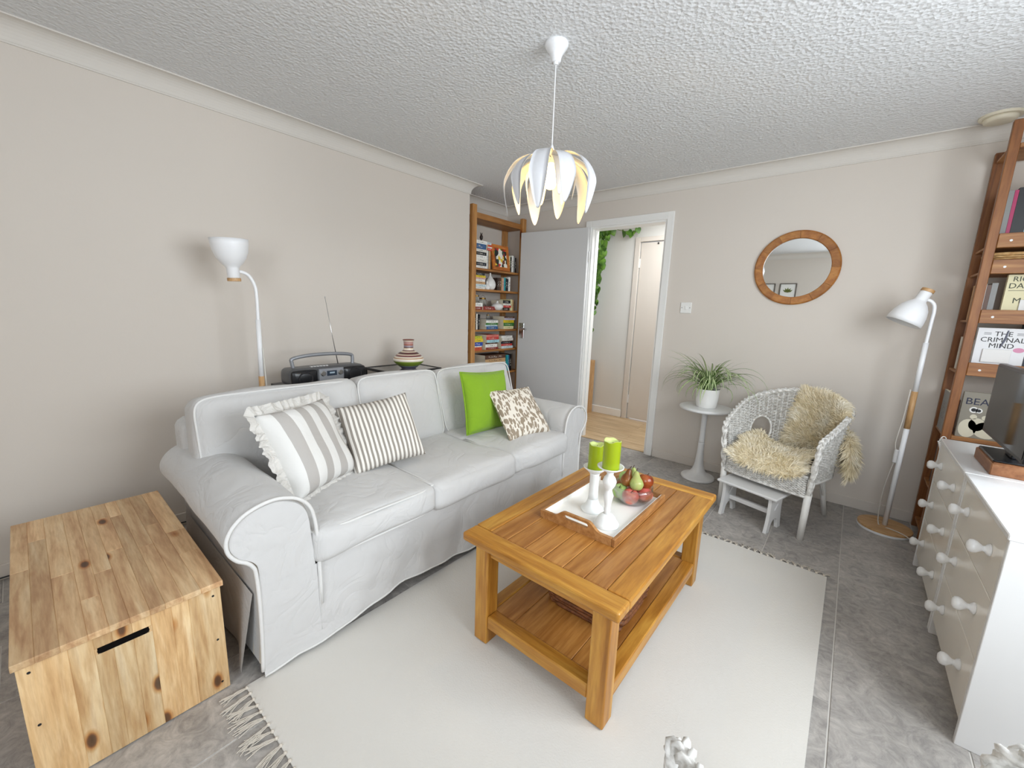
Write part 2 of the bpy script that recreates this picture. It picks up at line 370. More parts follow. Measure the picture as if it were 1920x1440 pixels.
    def sphere(s, c, r, nu=12, nv=8, mi=0, sq=(1, 1, 1)):
        prof = [(max(1e-6, math.sin(PI * i / nv)), -math.cos(PI * i / nv)) for i in range(nv + 1)]
        mt = Matrix.Translation(c) @ Matrix.Diagonal((r * sq[0], r * sq[1], r * sq[2], 1)); return s.lathe(prof, n=nu, mi=mi, mat=mt)
    def xf(s, mat):
        s.v = [tuple(mat @ Vector(p)) for p in s.v]; return s
    def mesh(s, name, mats, smooth=False):
        me = bpy.data.meshes.new(name); me.from_pydata(s.v, [], s.f); me.update()
        for mm in (mats if isinstance(mats, (list, tuple)) else [mats]): me.materials.append(mm)
        if any(s.m): me.polygons.foreach_set('material_index', s.m)
        if smooth: me.polygons.foreach_set('use_smooth', [True] * len(s.f))
        me.validate(); return me
    def obj(s, name, mats, parent=None, smooth=False, weld=False, **kw):
        me = s.mesh(name, mats, smooth); return place(name, me, parent, **kw)
def place(name, me, parent=None, local=False, loc=None, rot=None):
    o = bpy.data.objects.new(name, me); COL.objects.link(o)
    if parent is not None:
        o.parent = parent
        if not local: o.matrix_parent_inverse = pmat(parent).inverted()
    if loc is not None: o.location = loc
    if rot is not None: o.rotation_euler = rot
    return o
def pmat(p):
    m = Matrix.LocRotScale(p.location, p.rotation_euler, p.scale)
    if p.parent is not None: m = pmat(p.parent) @ p.matrix_parent_inverse @ m
    return m
def tag(o, label=None, cat=None, group=None, kind=None):
    if label: o['label'] = label
    if cat: o['category'] = cat
    if group: o['group'] = group
    if kind: o['kind'] = kind
    return o
def thing(name, label, cat, loc=(0, 0, 0), rotz=0.0, group=None, rot=None):
    o = bpy.data.objects.new(name, None); COL.objects.link(o); o.location = loc; o.empty_display_size = .05
    o.rotation_euler = rot if rot is not None else (0, 0, rotz)
    return tag(o, label, cat, group)
def copy_tree(o, parent=None):
    c = o.copy(); COL.objects.link(c)
    if parent is not None: c.parent = parent
    for ch in [x for x in bpy.data.objects if x.parent == o]: copy_tree(ch, c)
    return c
def struct(g, name, mat, parent=None, smooth=False):
    o = g.obj(name, mat, parent, smooth)
    if parent is None: o['kind'] = 'structure'
    return o
def smooth_path(pts, n=8, closed=False):
    pts = [np.array(p, float) for p in pts]; out = []; L = len(pts)
    rng = range(L if closed else L - 1)
    for i in rng:
        g = (lambda k: pts[k % L]) if closed else (lambda k: pts[min(max(k, 0), L - 1)])
        p0, p1, p2, p3 = g(i - 1), g(i), g(i + 1), g(i + 2)
        for k in range(n):
            t = k / n
            out.append(.5 * ((2 * p1) + (-p0 + p2) * t + (2 * p0 - 5 * p1 + 4 * p2 - p3) * t * t + (-p0 + 3 * p1 - 3 * p2 + p3) * t ** 3))
    if not closed: out.append(pts[-1])
    return out
_nz = [(np.random.uniform(-1, 1, 3) * s, np.random.uniform(0, 6.28), 1 / s) for s in (9, 14, 21, 30, 43) for _ in range(3)]
def wob(p, amp=.004, f=1.0, seed=0.0):
    """smooth pseudo noise, vectorised over the last axis"""
    p = np.asarray(p, float); r = 0
    for k, ph, a in _nz: r = r + a * np.sin((p * f) @ k + ph + seed)
    return r * amp * 8
def puff(sx, sy, sz, rad, bulge, n=14, wr=.0, seed=0.0):
    """soft upholstered box centred at the origin: rounded edges, swollen faces"""
    g = G(); h = np.array([sx, sy, sz]) / 2; b = np.array(bulge) if hasattr(bulge, '__len__') else np.array([bulge] * 3)
    idx = {}
    t = np.linspace(-1, 1, n + 1); t = np.sign(t) * (1 - (1 - np.abs(t)) ** 1.5)
    V = []; F = []
    def vid(p):
        k = tuple(np.round(p, 6))
        if k not in idx: idx[k] = len(V); V.append(p)
        return idx[k]
    for ax in range(3):
        for sgn in (-1, 1):
            u, w = [(1, 2), (2, 0), (0, 1)][ax]
            ids = [[None] * (n + 1) for _ in range(n + 1)]
            for i in range(n + 1):
                for j in range(n + 1):
                    p = np.zeros(3); p[ax] = sgn; p[u] = t[i]; p[w] = t[j]; ids[i][j] = vid(p)
            for i in range(n):
                for j in range(n):
                    q = (ids[i][j], ids[i + 1][j], ids[i + 1][j + 1], ids[i][j + 1]); F.append(q if sgn > 0 else q[::-1])
    P = np.array(V); core = h - rad
    X = P * h; inner = np.clip(X, -core, core); d = X - inner; L = np.linalg.norm(d, axis=1, keepdims=True)
    S = np.where(L > 1e-9, inner + d / np.maximum(L, 1e-9) * rad, X)
    for ax in range(3):
        u, w = [(1, 2), (2, 0), (0, 1)][ax]
        S[:, ax] += np.sign(P[:, ax]) * b[ax] * (1 - P[:, u] ** 2) * (1 - P[:, w] ** 2) * np.abs(P[:, ax]) ** 2
    if wr: 
        nrm = d / np.maximum(L, 1e-9); S = S + nrm * wob(S, wr, 1.0, seed)[:, None]
    return S, F
def text_obj(s, size, mat, parent, mtx, name='lettering', extrude=.0004, align='CENTER'):
    cu = bpy.data.curves.new(name, 'FONT'); cu.body = s; cu.size = size; cu.extrude = extrude; cu.align_x = align; cu.align_y = 'CENTER'
    cu.resolution_u = 3
    t = bpy.data.objects.new(name, cu); COL.objects.link(t)
    dg = bpy.context.evaluated_depsgraph_get(); me = bpy.data.meshes.new_from_object(t.evaluated_get(dg))
    bpy.data.objects.remove(t, do_unlink=True)
    me.transform(mtx); me.materials.clear(); me.materials.append(mat)
    return place(name, me, parent)
def frame_mtx(o, x, y):
    """matrix with local x,y axes along world vectors x,y at origin o"""
    x = Vector(x).normalized(); y = Vector(y).normalized(); z = x.cross(y)
    return Matrix(((x.x, y.x, z.x, o[0]), (x.y, y.y, z.y, o[1]), (x.z, y.z, z.z, o[2]), (0, 0, 0, 1)))

# ================================================================== the room
XR, YB, YF, ZC = 3.97, 3.49, -1.4, 2.30
AX, AY = -0.29, 2.65                        # alcove
DX0, DX1, DZ = 0.745, 1.447, 2.012          # doorway
# floor with tiles
g = G(); g.box(AX - .1, XR + .1, YF - .15, 3.56, -.08, -.0025); floor = struct(g, 'floor', M_grout)
tile_me = {}
def add_tile(x0, x1, y0, y1):
    x0, x1 = max(x0, AX), min(x1, XR); y0, y1 = max(y0, YF), min(y1, 3.555)
    w, d = round(x1 - x0, 3), round(y1 - y0, 3)
    if w < .02 or d < .02: return
    if (w, d) not in tile_me:
        t = G(); t.box(0, w, 0, d, -.01, 0, .0012); tile_me[(w, d)] = t.mesh('tile', M_tile)
    o = bpy.data.objects.new('tile', tile_me[(w, d)]); COL.objects.link(o); o.parent = floor; o.location = (x0, y0, 0)
gp = .0022
for i in range(-10, 4):
    x0 = 2.85 + .3285 * i; off = 1.858 if i % 2 == 0 else 2.16
    for j in range(-7, 4):
        y0 = off + .585 * j
        add_tile(x0 + gp, x0 + .3285 - gp, y0 + gp, y0 + .585 - gp)
# walls
g = G(); g.box(-.45, 0, YF - .1, AY, -.08, ZC + .05); struct(g, 'wall_left', M_wall)
g = G(); g.box(AX - .16, AX, AY, YB + .11, -.08, ZC + .05); struct(g, 'wall_alcove', M_wall)
g = G(); g.prism([(AX, -.08), (DX0, -.08), (DX0, DZ), (DX1, DZ), (DX1, -.08), (XR + .1, -.08), (XR + .1, ZC + .05), (AX, ZC + .05)], 1, YB, YB + .11)
struct(g, 'wall_back', M_wall)
g = G(); g.prism([(YF - .1, -.08), (YB, -.08), (YB, ZC + .05), (YF - .1, ZC + .05)], 0, XR, XR + .1, holes=[[(WY0, WZ0), (WY1, WZ0), (WY1, WZ1), (WY0, WZ1)]])
struct(g, 'wall_right', M_wall)
g = G(); g.prism([(0, -.08), (XR, -.08), (XR, ZC + .05), (0, ZC + .05)], 1, YF - .1, YF, holes=[[(VX0, VZ0), (VX1, VZ0), (VX1, VZ1), (VX0, VZ1)]]); struct(g, 'wall_front', M_wall)
g = G(); g.box(-.45, XR + .1, YF - .1, YB + .11, ZC, ZC + .1); struct(g, 'ceiling', M_ceil)
# cornice: cove profile swept round the room outline
loop = [(0, YF), (XR, YF), (XR, YB), (AX, YB), (AX, AY), (0, AY)]
def offset_loop(lp, d):
    out = []; n = len(lp)
    for i in range(n):
        a, b_, c = np.array(lp[i - 1]), np.array(lp[i]), np.array(lp[(i + 1) % n])
        e1 = (b_ - a) / np.linalg.norm(b_ - a); e2 = (c - b_) / np.linalg.norm(c - b_)
        n1 = np.array([-e1[1], e1[0]]); n2 = np.array([-e2[1], e2[0]])
        out.append(b_ + (n1 + n2) * d)
    return out
cw = .08; prof = [(0.0, ZC - .082), (.006, ZC - .082), (.006, ZC - .074)]
for k in range(9):
    a = k / 8 * PI / 2; prof.append((.008 + (cw - .016) * (1 - math.cos(a)), ZC - .074 + (.068) * math.sin(a)))
prof += [(cw - .006, ZC - .006), (cw, ZC - .006), (cw, ZC)]
P = [[(q[0], q[1], z) for (d, z) in prof for q in [offset_loop(loop, d)[i]]] for i in range(len(loop))]
g = G(); g.grid(P, wrap_u=True); struct(g, 'trim_1', M_corn)
# skirting boards
def skirt(name, x0, x1, y0, y1, mat=M_wall, h=.07): 
    g = G(); g.box(x0, x1, y0, y1, 0, h, .003); return struct(g, name, mat)
skirt('baseboard_left', 0, .014, YF, AY)
skirt('baseboard_alcove', AX, AX + .014, AY, YB)
skirt('baseboard_back', DX1 + .06, XR, YB - .014, YB)
skirt('baseboard_back_alcove', AX + .014, DX0 - .06, YB - .014, YB)
skirt('baseboard_front', 0, XR, YF, YF + .014)
skirt('baseboard_right', XR - .014, XR, YF, YB)
# door frame (lining + architraves)
fr = thing('trim_2', None, None, (DX0, YB, 0)); fr['kind'] = 'structure'
g = G(); g.box(DX0 - .052, DX0 + .004, YB - .016, YB, 0, DZ + .055, .003); g.obj('architrave', M_gloss, fr)
g = G(); g.box(DX1 - .004, DX1 + .052, YB - .016, YB, 0, DZ + .055, .003); g.obj('architrave', M_gloss, fr)
g = G(); g.box(DX0 + .004, DX1 - .004, YB - .016, YB, DZ - .004, DZ + .055, .003); g.obj('architrave', M_gloss, fr)
g = G(); g.box(DX0, DX0 + .018, YB - .004, YB + .115, 0, DZ); g.obj('door_lining', M_gloss, fr)
g = G(); g.box(DX1 - .018, DX1, YB - .004, YB + .115, 0, DZ); g.obj('door_lining', M_gloss, fr)
g = G(); g.box(DX0 + .018, DX1 - .018, YB - .004, YB + .115, DZ - .018, DZ); g.obj('door_lining', M_gloss, fr)
g = G(); g.box(DX0 + .018, DX0 + .03, YB + .045, YB + .08, 0, DZ - .018, .002); g.obj('door_stop', M_gloss, fr)
g = G(); g.box(DX1 - .03, DX1 - .018, YB + .045, YB + .08, 0, DZ - .018, .002); g.obj('door_stop', M_gloss, fr)
g = G(); g.box(DX0, DX1, YB + .03, YB + .075, -.002, .009, .004); tag(g.obj('threshold_strip', M_lam, fr), 'pale wooden threshold strip')
# open door leaf
ang = math.atan2(3.385 - 3.462, .02 - .745)
d1 = thing('door_1', None, None, (.745, 3.462, 0), ang); d1['kind'] = 'structure'
g = G(); g.box(0, .728, -.002, .034, .012, 2.005, .002); g.obj('door_leaf', M_doorleaf, d1, local=True)
g = G(); g.box(.655, .715, .034, .038, .95, 1.11, .002); hp = g.obj('handle_plate', M_chrome, d1, local=True)
g = G(); g.tube(smooth_path([(.685, .038, 1.055), (.685, .07, 1.055), (.672, .085, 1.055), (.64, .087, 1.052), (.60, .086, 1.05)], 4), .009, 8); g.obj('door_handle', M_chrome, d1, smooth=True, local=True)
for z in (.25, 1.75):
    g = G(); g.tube([(-.004, .0, z - .045), (-.004, .0, z + .045)], .006, 8); g.obj('hinge', M_chrome, d1, local=True)
# window in the right wall (outside the view, it lights the room)
w = thing('window_1', None, None, (XR + .05, (WY0 + WY1) / 2, WZ0)); w['kind'] = 'structure'
for (y0, y1, z0, z1) in ((WY0, WY1, WZ0, WZ0 + .05), (WY0, WY1, WZ1 - .05, WZ1), (WY0, WY0 + .05, WZ0 + .05, WZ1 - .05), (WY1 - .05, WY1, WZ0 + .05, WZ1 - .05), ((WY0 + WY1) / 2 - .03, (WY0 + WY1) / 2 + .03, WZ0 + .05, WZ1 - .05)):
    g = G(); g.box(XR + .02, XR + .08, y0, y1, z0, z1, .004); g.obj('window_frame', M_gloss, w)
for (y0, y1) in ((WY0 + .05, (WY0 + WY1) / 2 - .03), ((WY0 + WY1) / 2 + .03, WY1 - .05)):
    g = G(); g.box(XR + .045, XR + .055, y0, y1, WZ0 + .05, WZ1 - .05); g.obj('pane', M_glass, w)

w = thing('window_2', None, None, ((VX0 + VX1) / 2, YF - .05, VZ0)); w['kind'] = 'structure'
for (x0, x1, z0, z1) in ((VX0, VX1, VZ0, VZ0 + .05), (VX0, VX1, VZ1 - .05, VZ1), (VX0, VX0 + .05, VZ0 + .05, VZ1 - .05), (VX1 - .05, VX1, VZ0 + .05, VZ1 - .05)):
    g = G(); g.box(x0, x1, YF - .08, YF - .02, z0, z1, .004); g.obj('window_frame', M_gloss, w)
g = G(); g.box(VX0 + .05, VX1 - .05, YF - .055, YF - .045, VZ0 + .05, VZ1 - .05); g.obj('pane', M_glass, w)

# ---- hall beyond the doorway
HY = 4.56
g = G(); g.box(-.9, 2.0, 3.56, HY + .1, -.08, -.004); hf = struct(g, 'floor_hall', M_lam)
random.seed(3)
yy = 3.57
while yy < HY:
    xx = -.9 - random.random() * .9
    while xx < 2.0:
        x0, x1 = max(xx, -.9), min(xx + 1.25, 2.0)
        if x1 - x0 > .03:
            g = G(); g.box(x0 + .0008, x1 - .0008, yy + .0008, min(yy + .19, HY) - .0008, -.004, 0, .0006); g.obj('plank', M_lam, hf)
        xx += 1.25
    yy += .19
g = G(); g.prism([(-.9, 0), (.77, 0), (.77, 2.03), (1.53, 2.03), (1.53, 0), (2.0, 0), (2.0, ZC), (-.9, ZC)], 1, HY, HY + .1); struct(g, 'wall_hall_back', M_hallwall)
g = G(); g.box(-1.0, -.9, 3.6, HY + .1, 0, ZC); struct(g, 'wall_hall_left', M_hallwall)
g = G(); g.box(2.0, 2.1, 3.6, HY + .1, 0, ZC); struct(g, 'wall_hall_right', M_hallwall)
g = G(); g.box(-1.0, 2.1, 3.6, HY + .1, ZC, ZC + .1); struct(g, 'ceiling_hall', M_hallwall)
skirt('baseboard_hall', -.9, .705, HY - .015, HY, M_gloss, .09)
f2 = thing('trim_3', None, None, (.74, HY, 0)); f2['kind'] = 'structure'
for (x0, x1, z0, z1) in ((.712, .768, 0, 2.08), (1.532, 1.588, 0, 2.08), (.768, 1.532, 2.03, 2.08)):
    g = G(); g.box(x0, x1, HY - .02, HY, z0, z1, .003); g.obj('architrave', M_halldoor, f2)
d2 = thing('door_2', None, None, (.775, HY, 0)); d2['kind'] = 'structure'
g = G(); g.box(.776, 1.526, HY + .004, HY + .04, .015, 2.022, .002); g.obj('door_leaf', M_halldoor, d2)
for z in (.24, 1.80):
    g = G(); g.box(.766, .782, HY - .006, HY + .004, z - .05, z + .05, .002); g.obj('hinge', M_white, d2)
g = G(); g.sphere((.97, HY - .004, 2.005), .01, 8, 6); g.obj('coat_hook', M_darkm, d2, smooth=True)
g = G(); g.box(1.532, 1.535, HY + .0, HY + .1, 0, .01); 

# ================================================================== sofa
sofa = thing('sofa', 'long white slipcovered three seat sofa with rolled arms facing the coffee table', 'sofa', (.95, 1.39, 0))
def arm_profile(off=0.0):
    pts = [(.585, .06), (.585, .30), (.582, .44), (.574, .52), (.556, .57), (.52, .604), (.47, .622), (.42, .619), (.372, .602), (.337, .572), (.319, .535), (.321, .496), (.341, .463), (.366, .443), (.381, .424), (.389, .396), (.392, .30), (.39, .16), (.385, .035)]
    return smooth_path(pts, 4)
for side in (0, 1):
    pr = arm_profile(); M = len(pr); xs = np.linspace(.50, 1.385, 26); P = []
    for i, x in enumerate(xs):
        row = []
        for (y, z) in pr:
            q = np.array([x, y, z]); k = wob(q, .0028, .8, 3.0 * side)
            e = .012 * max(0, (x - 1.365) / .02) ** 2 if x > 1.365 else 0
            cy, cz = .48, .45
            dy, dz = y - cy, z - cz; L = math.hypot(dy, dz)
            row.append((x, y + dy / L * (k - e), z + dz / L * (k - e)))
        P.append(row)
    if side: P = [[(x, 2.78 - y, z) for (x, y, z) in r] for r in P]
    g = G(); g.grid(P)
    front = P[-1]; o = len(g.v); c = np.mean(np.array(front), axis=0)
    g.add(front, [tuple(range(M)) if side else tuple(reversed(range(M)))]); g.add(P[0], [tuple(range(M))])
    arm = g.obj('arm', M_sofa, sofa, smooth=True)
    for p in arm.data.polygons:
        if len(p.vertices) > 4: p.use_smooth = False
    yy = (lambda y: 2.78 - y) if side else (lambda y: y)
    g = G(); g.tube([(1.388, yy(y + (.004 if y > .5 else 0)), z) for (y, z) in pr[2:]], .0065, 6); g.obj('piping', M_pipe, arm, smooth=True)
# frame under the seat and behind the cushions
g = G(); g.box(.52, 1.33, .55, 2.23, .06, .335, .02, seg=2); g.obj('seat_base', M_sofa, sofa)
S, F = puff(.16, 2.02, .70, .05, (.012, 0, .01), 18, .004); g = G(); g.add(S + np.array([.545, 1.39, .385]), F); g.obj('back_frame', M_sofa, sofa, smooth=True)
# front skirt with folds, hem lifting off the floor on the left
P = []
for y in np.linspace(.388, 2.392, 150):
    row = []
    hem = .014 + .05 * math.exp(-((y - .98) / .30) ** 2) + .02 * math.exp(-((y - 1.6) / .4) ** 2)
    if y < .5: hem = .012 + .01 * max(0, (y - .42)) / .08
    for t in np.linspace(0, 1, 14):
        z = .335 * (1 - t) + hem * t
        fold = (.010 * math.sin(y * 17 + 3 * t + 1.2 * math.sin(y * 5)) + .006 * math.sin(y * 41 + 4 * t) + .007 * math.sin((y * .55 + z * 1.5) * 38)) * (.15 + .85 * t)
        x = 1.372 + .020 * t + fold * .55
        if y < .60 or y > 2.18: x = max(x, 1.386 + .006 * t)
        row.append((x, y, z))
    P.append(row)
g = G(); g.grid(P); sk = g.obj('skirt', M_sofa, sofa, smooth=True)
g = G(); g.tube([(r[-1][0] + .001, r[-1][1], r[-1][2] + .004) for r in P[::2]], .004, 5); g.obj('hem', M_pipe, sk, smooth=True)
g = G(); g.tube([(1.389, .583, z) for z in np.linspace(.06, .34, 8)], .003, 5); g.obj('seam', M_sofa, sk, smooth=True)
for side in (0, 1):
    P = []
    for x in np.linspace(.52, 1.345, 60):
        row = []; fl = max(0, (x - 1.12) / .225) ** 2
        for t in np.linspace(0, 1, 12):
            z = .30 * (1 - t) + (.016 + .01 * math.sin(x * 9)) * t
            y = .388 - t * (.012 + .035 * fl) - .006 * t * math.sin(x * 26) - .002
            row.append((x - .03 * fl * t, y if not side else 2.78 - y, z))
        P.append(row)
    g = G(); g.grid(P); s2 = g.obj('side_skirt', M_sofa, sofa, smooth=True)
    P = []
    for x in np.linspace(1.27, 1.378, 22):
        row = []
        for t in np.linspace(0, 1, 9):
            y = .405 + .008 * math.sin(x * 110) * t - .012 * t
            row.append((x, y if not side else 2.78 - y, .30 * (1 - t) + .045 * t))
        P.append(row)
    g = G(); g.grid(P); tag(g.obj('pleat_lining', M_lining, sofa, smooth=True), 'cream inner pleat showing in the corner slit')
# seat cushions
for k, (y0, y1) in enumerate(((.578, 1.118), (1.118, 1.668), (1.668, 2.205))):
    w_ = y1 - y0 + .012
    S, F = puff(.66, w_, .128, .035, (.02, .002, .022), 20, .0035, k * 5.0)
    S = S + np.array([1.075, (y0 + y1) / 2, .398]) + np.array([0, 0, 1]) * 0
    g = G(); g.add(S, F); c = g.obj('seat_cushion', M_sofa, sofa, smooth=True)
    for zz in (.452, .344):
        yc = (y0 + y1) / 2; hw = w_ / 2
        path = [(1.0, yc - hw - .001, zz), (1.34, yc - hw + .002, zz)] + [(1.375 + .021 - .03 * abs(t) ** 6, yc + t * (hw - .018), zz - .003 + .003 * (1 - t * t)) for t in np.linspace(-1, 1, 17)] + [(1.34, yc + hw - .002, zz), (1.0, yc + hw + .001, zz)]
        g = G(); g.tube(smooth_path(path, 3), .0048, 6); g.obj('piping', M_pipe, c, smooth=True)
# back cushions
for k, (y0, y1, zt) in enumerate(((.405, 1.118, .852), (1.122, 1.668, .858), (1.672, 2.385, .852))):
    w_ = y1 - y0; hgt = .43
    S, F = puff(.185, w_, hgt, .05, (.028, .006, .012), 20, .0042, k * 7.0 + 2)
    th = math.radians(13 + 1.5 * k); R = np.array([[math.cos(th), 0, -math.sin(th)], [0, 1, 0], [math.sin(th), 0, math.cos(th)]])
    base = np.array([.70, (y0 + y1) / 2, zt - hgt / 2 - .01])
    g = G(); g.add(S @ R.T + base, F); c = g.obj('back_cushion', M_sofa, sofa, smooth=True)
    for fx in (.075,):
        hw, hh = w_ / 2 - .004, hgt / 2 - .004; q = []
        for t in np.linspace(0, 2 * PI, 72, endpoint=False):
            cx, sx_ = math.cos(t), math.sin(t); yy_ = hw * math.copysign(abs(cx) ** .22, cx); zz_ = hh * math.copysign(abs(sx_) ** .22, sx_)
            q.append(R @ np.array([fx, yy_, zz_]) + base)
        g = G(); g.tube(q, .005, 6, closed=True); g.obj('piping', M_pipe, c, smooth=True)

# ================================================================== throw cushions
def pillow_mesh(w_, h_, t_, n=34, pinch=.06, seed=0.0, amp=.006):
    t = np.linspace(-1, 1, n + 1); g = G(); Vt = {}; V = []; F = []
    for sgn in (1, -1):
        ids = []
        for i, u in enumerate(t):
            row = []
            for j, v_ in enumerate(t):
                edge = i in (0, n) or j in (0, n)
                if edge and (i, j) in Vt: row.append(Vt[(i, j)]); continue
                px = u * w_ / 2 * (1 - pinch * (1 - v_ * v_)); py = v_ * h_ / 2 * (1 - pinch * (1 - u * u))
                hgt = t_ / 2 * ((1 - u ** 4) * (1 - v_ ** 4)) ** .55
                p = np.array([px, py, sgn * hgt]); k = wob(p, amp, 1.6, seed + sgn)
                if not edge: p[2] += k * min(1, hgt / (t_ * .2))
                row.append(len(V)); V.append(p)
                if edge: Vt[(i, j)] = row[-1]
            ids.append(row)
        for i in range(n):
            for j in range(n):
                q = (ids[i][j], ids[i + 1][j], ids[i + 1][j + 1], ids[i][j + 1]); F.append(q if sgn > 0 else q[::-1])
    g.add(V, F); return g
def cushion(name, label, R, c, size, thick, mat, seed, piping=None, pinch=.06):
    R = np.array(R); u, s_, vt = np.linalg.svd(R); R = u @ vt
    m = Matrix(R.tolist()).to_4x4(); m.translation = Vector(c)
    e = bpy.data.objects.new(name, None); COL.objects.link(e); e.location = c; e.rotation_euler = m.to_euler(); e.empty_display_size = .05
    tag(e, label, 'cushion', 'throw cushions on the sofa')
    g = pillow_mesh(size[0], size[1], thick, seed=seed, pinch=pinch); g.obj('cover', mat, e, smooth=True, local=True)
    if piping:
        w_, h_ = size; q = []
        for t in np.linspace(-1, 1, 20, endpoint=False): q.append((t * w_ / 2, h_ / 2 * (1 - pinch * (1 - t * t)), 0))
        for t in np.linspace(1, -1, 20, endpoint=False): q.append((w_ / 2 * (1 - pinch * (1 - t * t)), t * h_ / 2, 0))
        for t in np.linspace(1, -1, 20, endpoint=False): q.append((t * w_ / 2, -h_ / 2 * (1 - pinch * (1 - t * t)), 0))
        for t in np.linspace(-1, 1, 20, endpoint=False): q.append((-w_ / 2 * (1 - pinch * (1 - t * t)), t * h_ / 2, 0))
        g = G(); g.tube(q, .0045, 6, closed=True); g.obj('piping', piping, e, smooth=True, local=True)
    return e
cu = cushion('ruffled_cushion', 'wide grey and white striped cushion with a frilled edge against the near sofa arm',
    [[-0.42, -0.46, 0.78], [0.905, -0.17, 0.39], [0.0, 0.87, 0.49]], (1.02, .742, .645), (.375, .375), .135, M_strw, 1.0)
# frill
w_, h_, pinch = .375, .375, .06; ring = []
def edge_pt(s):
    s = s % 4; k = int(s); t = (s - k) * 2 - 1; pb = 1 - pinch * (1 - t * t)
    return [(t * w_ / 2, h_ / 2 * pb), (w_ / 2 * pb, -t * h_ / 2), (-t * w_ / 2, -h_ / 2 * pb), (-w_ / 2 * pb, t * h_ / 2)][k]
nf = 420; P = []
for i in range(nf):
    s = 4 * i / nf; x, y = edge_pt(s); x2, y2 = edge_pt(s + .01); tx, ty = x2 - x, y2 - y; L = math.hypot(tx, ty) + 1e-9
    nx, ny = -ty / L, tx / L
    if nx * x + ny * y < 0: nx, ny = -nx, -ny
    r_ = math.hypot(x, y); dx, dy = .55 * nx + .45 * x / r_, .55 * ny + .45 * y / r_
    row = []
    for t in np.linspace(0, 1, 5):
        ph = i / nf * 2 * PI * 38 + 2.2 * math.sin(i * .13)
        row.append((x + dx * .046 * t + (tx / L) * .003 * t * math.sin(ph * .5), y + dy * .044 * t, .0075 * t ** .6 * math.sin(ph) + .003 * t * math.sin(ph * 2.3)))
    P.append(row)
g = G(); g.grid(P, wrap_u=True); g.obj('frill', fabric('frill_cotton', 'd9d6d1', .6, 14), cu, smooth=True, local=True)
cushion('striped_cushion', 'cushion with narrow grey pinstripes leaning beside the frilled one',
    [[0.288, -0.564, 0.774], [0.948, 0.052, -0.315], [0.137, 0.824, 0.549]], (1.016, 1.088, .632), (.35, .345), .13, M_strn, 4.0)
cushion('green_cushion', 'plain lime green square cushion with a flat piped edge', 
    [[0.02, -0.25, 0.96], [0.995, 0.06, 0.0], [-0.07, 0.965, 0.25]], (.985, 1.87, .662), (.40, .385), .11, M_green, 8.0, M_green)
cushion('leaf_print_cushion', 'cream cushion printed with small taupe leaves in front of the green one',
    [[0.166, -0.658, 0.734], [0.986, 0.127, -0.109], [-0.022, 0.742, 0.67]], (1.164, 1.994, .60), (.345, .35), .10, M_leafp, 11.0, M_leafp)

# ================================================================== pine chest
ch = thing('pine_chest', 'knotty pine storage chest with an oval handle slot beside the sofa arm', 'chest', (.9, .1, 0))
CX0, CX1, CY0, CY1, CZ = .43, 1.332, -.105, .305, .392
random.seed(11)
lid = G(); lid.box(CX0 + .03, CX1 - .03, CY0 + .02, CY1 - .02, CZ - .026, CZ - .016); lid = lid.obj('lid', M_pine, ch)
ys = [CY0 - .006]
while ys[-1] < CY1 - .03: ys.append(min(CY1 + .006, ys[-1] + random.uniform(.03, .05)))
ys[-1] = CY1 + .006
for a, b_ in zip(ys[:-1], ys[1:]):
    xs = [CX0]; xs += sorted(random.uniform(CX0 + .15, CX1 - .15) for _ in range(random.choice((1, 1, 2)))) + [CX1 + .012]
    if len(xs) == 4 and xs[2] - xs[1] < .15: xs.pop(1)
    for x0, x1 in zip(xs[:-1], xs[1:]):
        g = G(); g.box(x0, x1, a, b_, CZ - .018, CZ, .0012); g.obj('stave', M_pine, lid)
def slot(cx, cz, w2, h2, n=6):
    pts = []
    for k in range(n + 1):
        a = -PI / 2 + PI * k / n; pts.append((cx + w2 - h2 + h2 * math.cos(a), cz + h2 * math.sin(a)))
    for k in range(n + 1):
        a = PI / 2 + PI * k / n; pts.append((cx - w2 + h2 + h2 * math.cos(a), cz + h2 * math.sin(a)))
    return pts
fp = G(); fp.box(CX1 - .03, CX1 - .016, CY0, CY1, .01, CZ - .09, .0); fp = fp.obj('front_panel', M_pinez, ch)
ys = [CY0, CY0 + .085, CY0 + .13, CY0 + .165, CY0 + .205, CY0 + .245, CY0 + .29, CY0 + .33, CY1]
SY0, SY1, SZ0, SZ1 = CY0 + .135, CY0 + .238, .318, .336
for a, b_ in zip(ys[:-1], ys[1:]):
    if b_ <= SY0 or a >= SY1:
        g = G(); g.box(CX1 - .018, CX1, a, b_, .004, CZ - .019, .001); g.obj('stave', M_pinez, fp)
    else:
        lo = max(a, SY0); hi = min(b_, SY1)
        poly = [(a, .004), (b_, .004), (b_, SZ0), (hi, SZ0)] 
        g = G(); g.box(CX1 - .018, CX1, a, b_, .004, SZ0, .001); g.obj('stave', M_pinez, fp)
        g = G(); g.box(CX1 - .018, CX1, a, b_, SZ1, CZ - .019, .001); g.obj('stave', M_pinez, fp)
        if a < SY0: g = G(); g.box(CX1 - .018, CX1, a, SY0, SZ0, SZ1); g.obj('stave', M_pinez, fp)
        if b_ > SY1: g = G(); g.box(CX1 - .018, CX1, SY1, b_, SZ0, SZ1); g.obj('stave', M_pinez, fp)
g = G(); g.prism(slot((SY0 + SY1) / 2, (SZ0 + SZ1) / 2, (SY1 - SY0) / 2 + .001, .0085), 0, CX1 - .0175, CX1 + .0006); tag(g.obj('handle_slot', plain('slot_shade', '0c0a09', .9, .1), ch), 'oval handle slot, its inner shade a black plug')  # solid plug, coloured black for the shade inside the slot
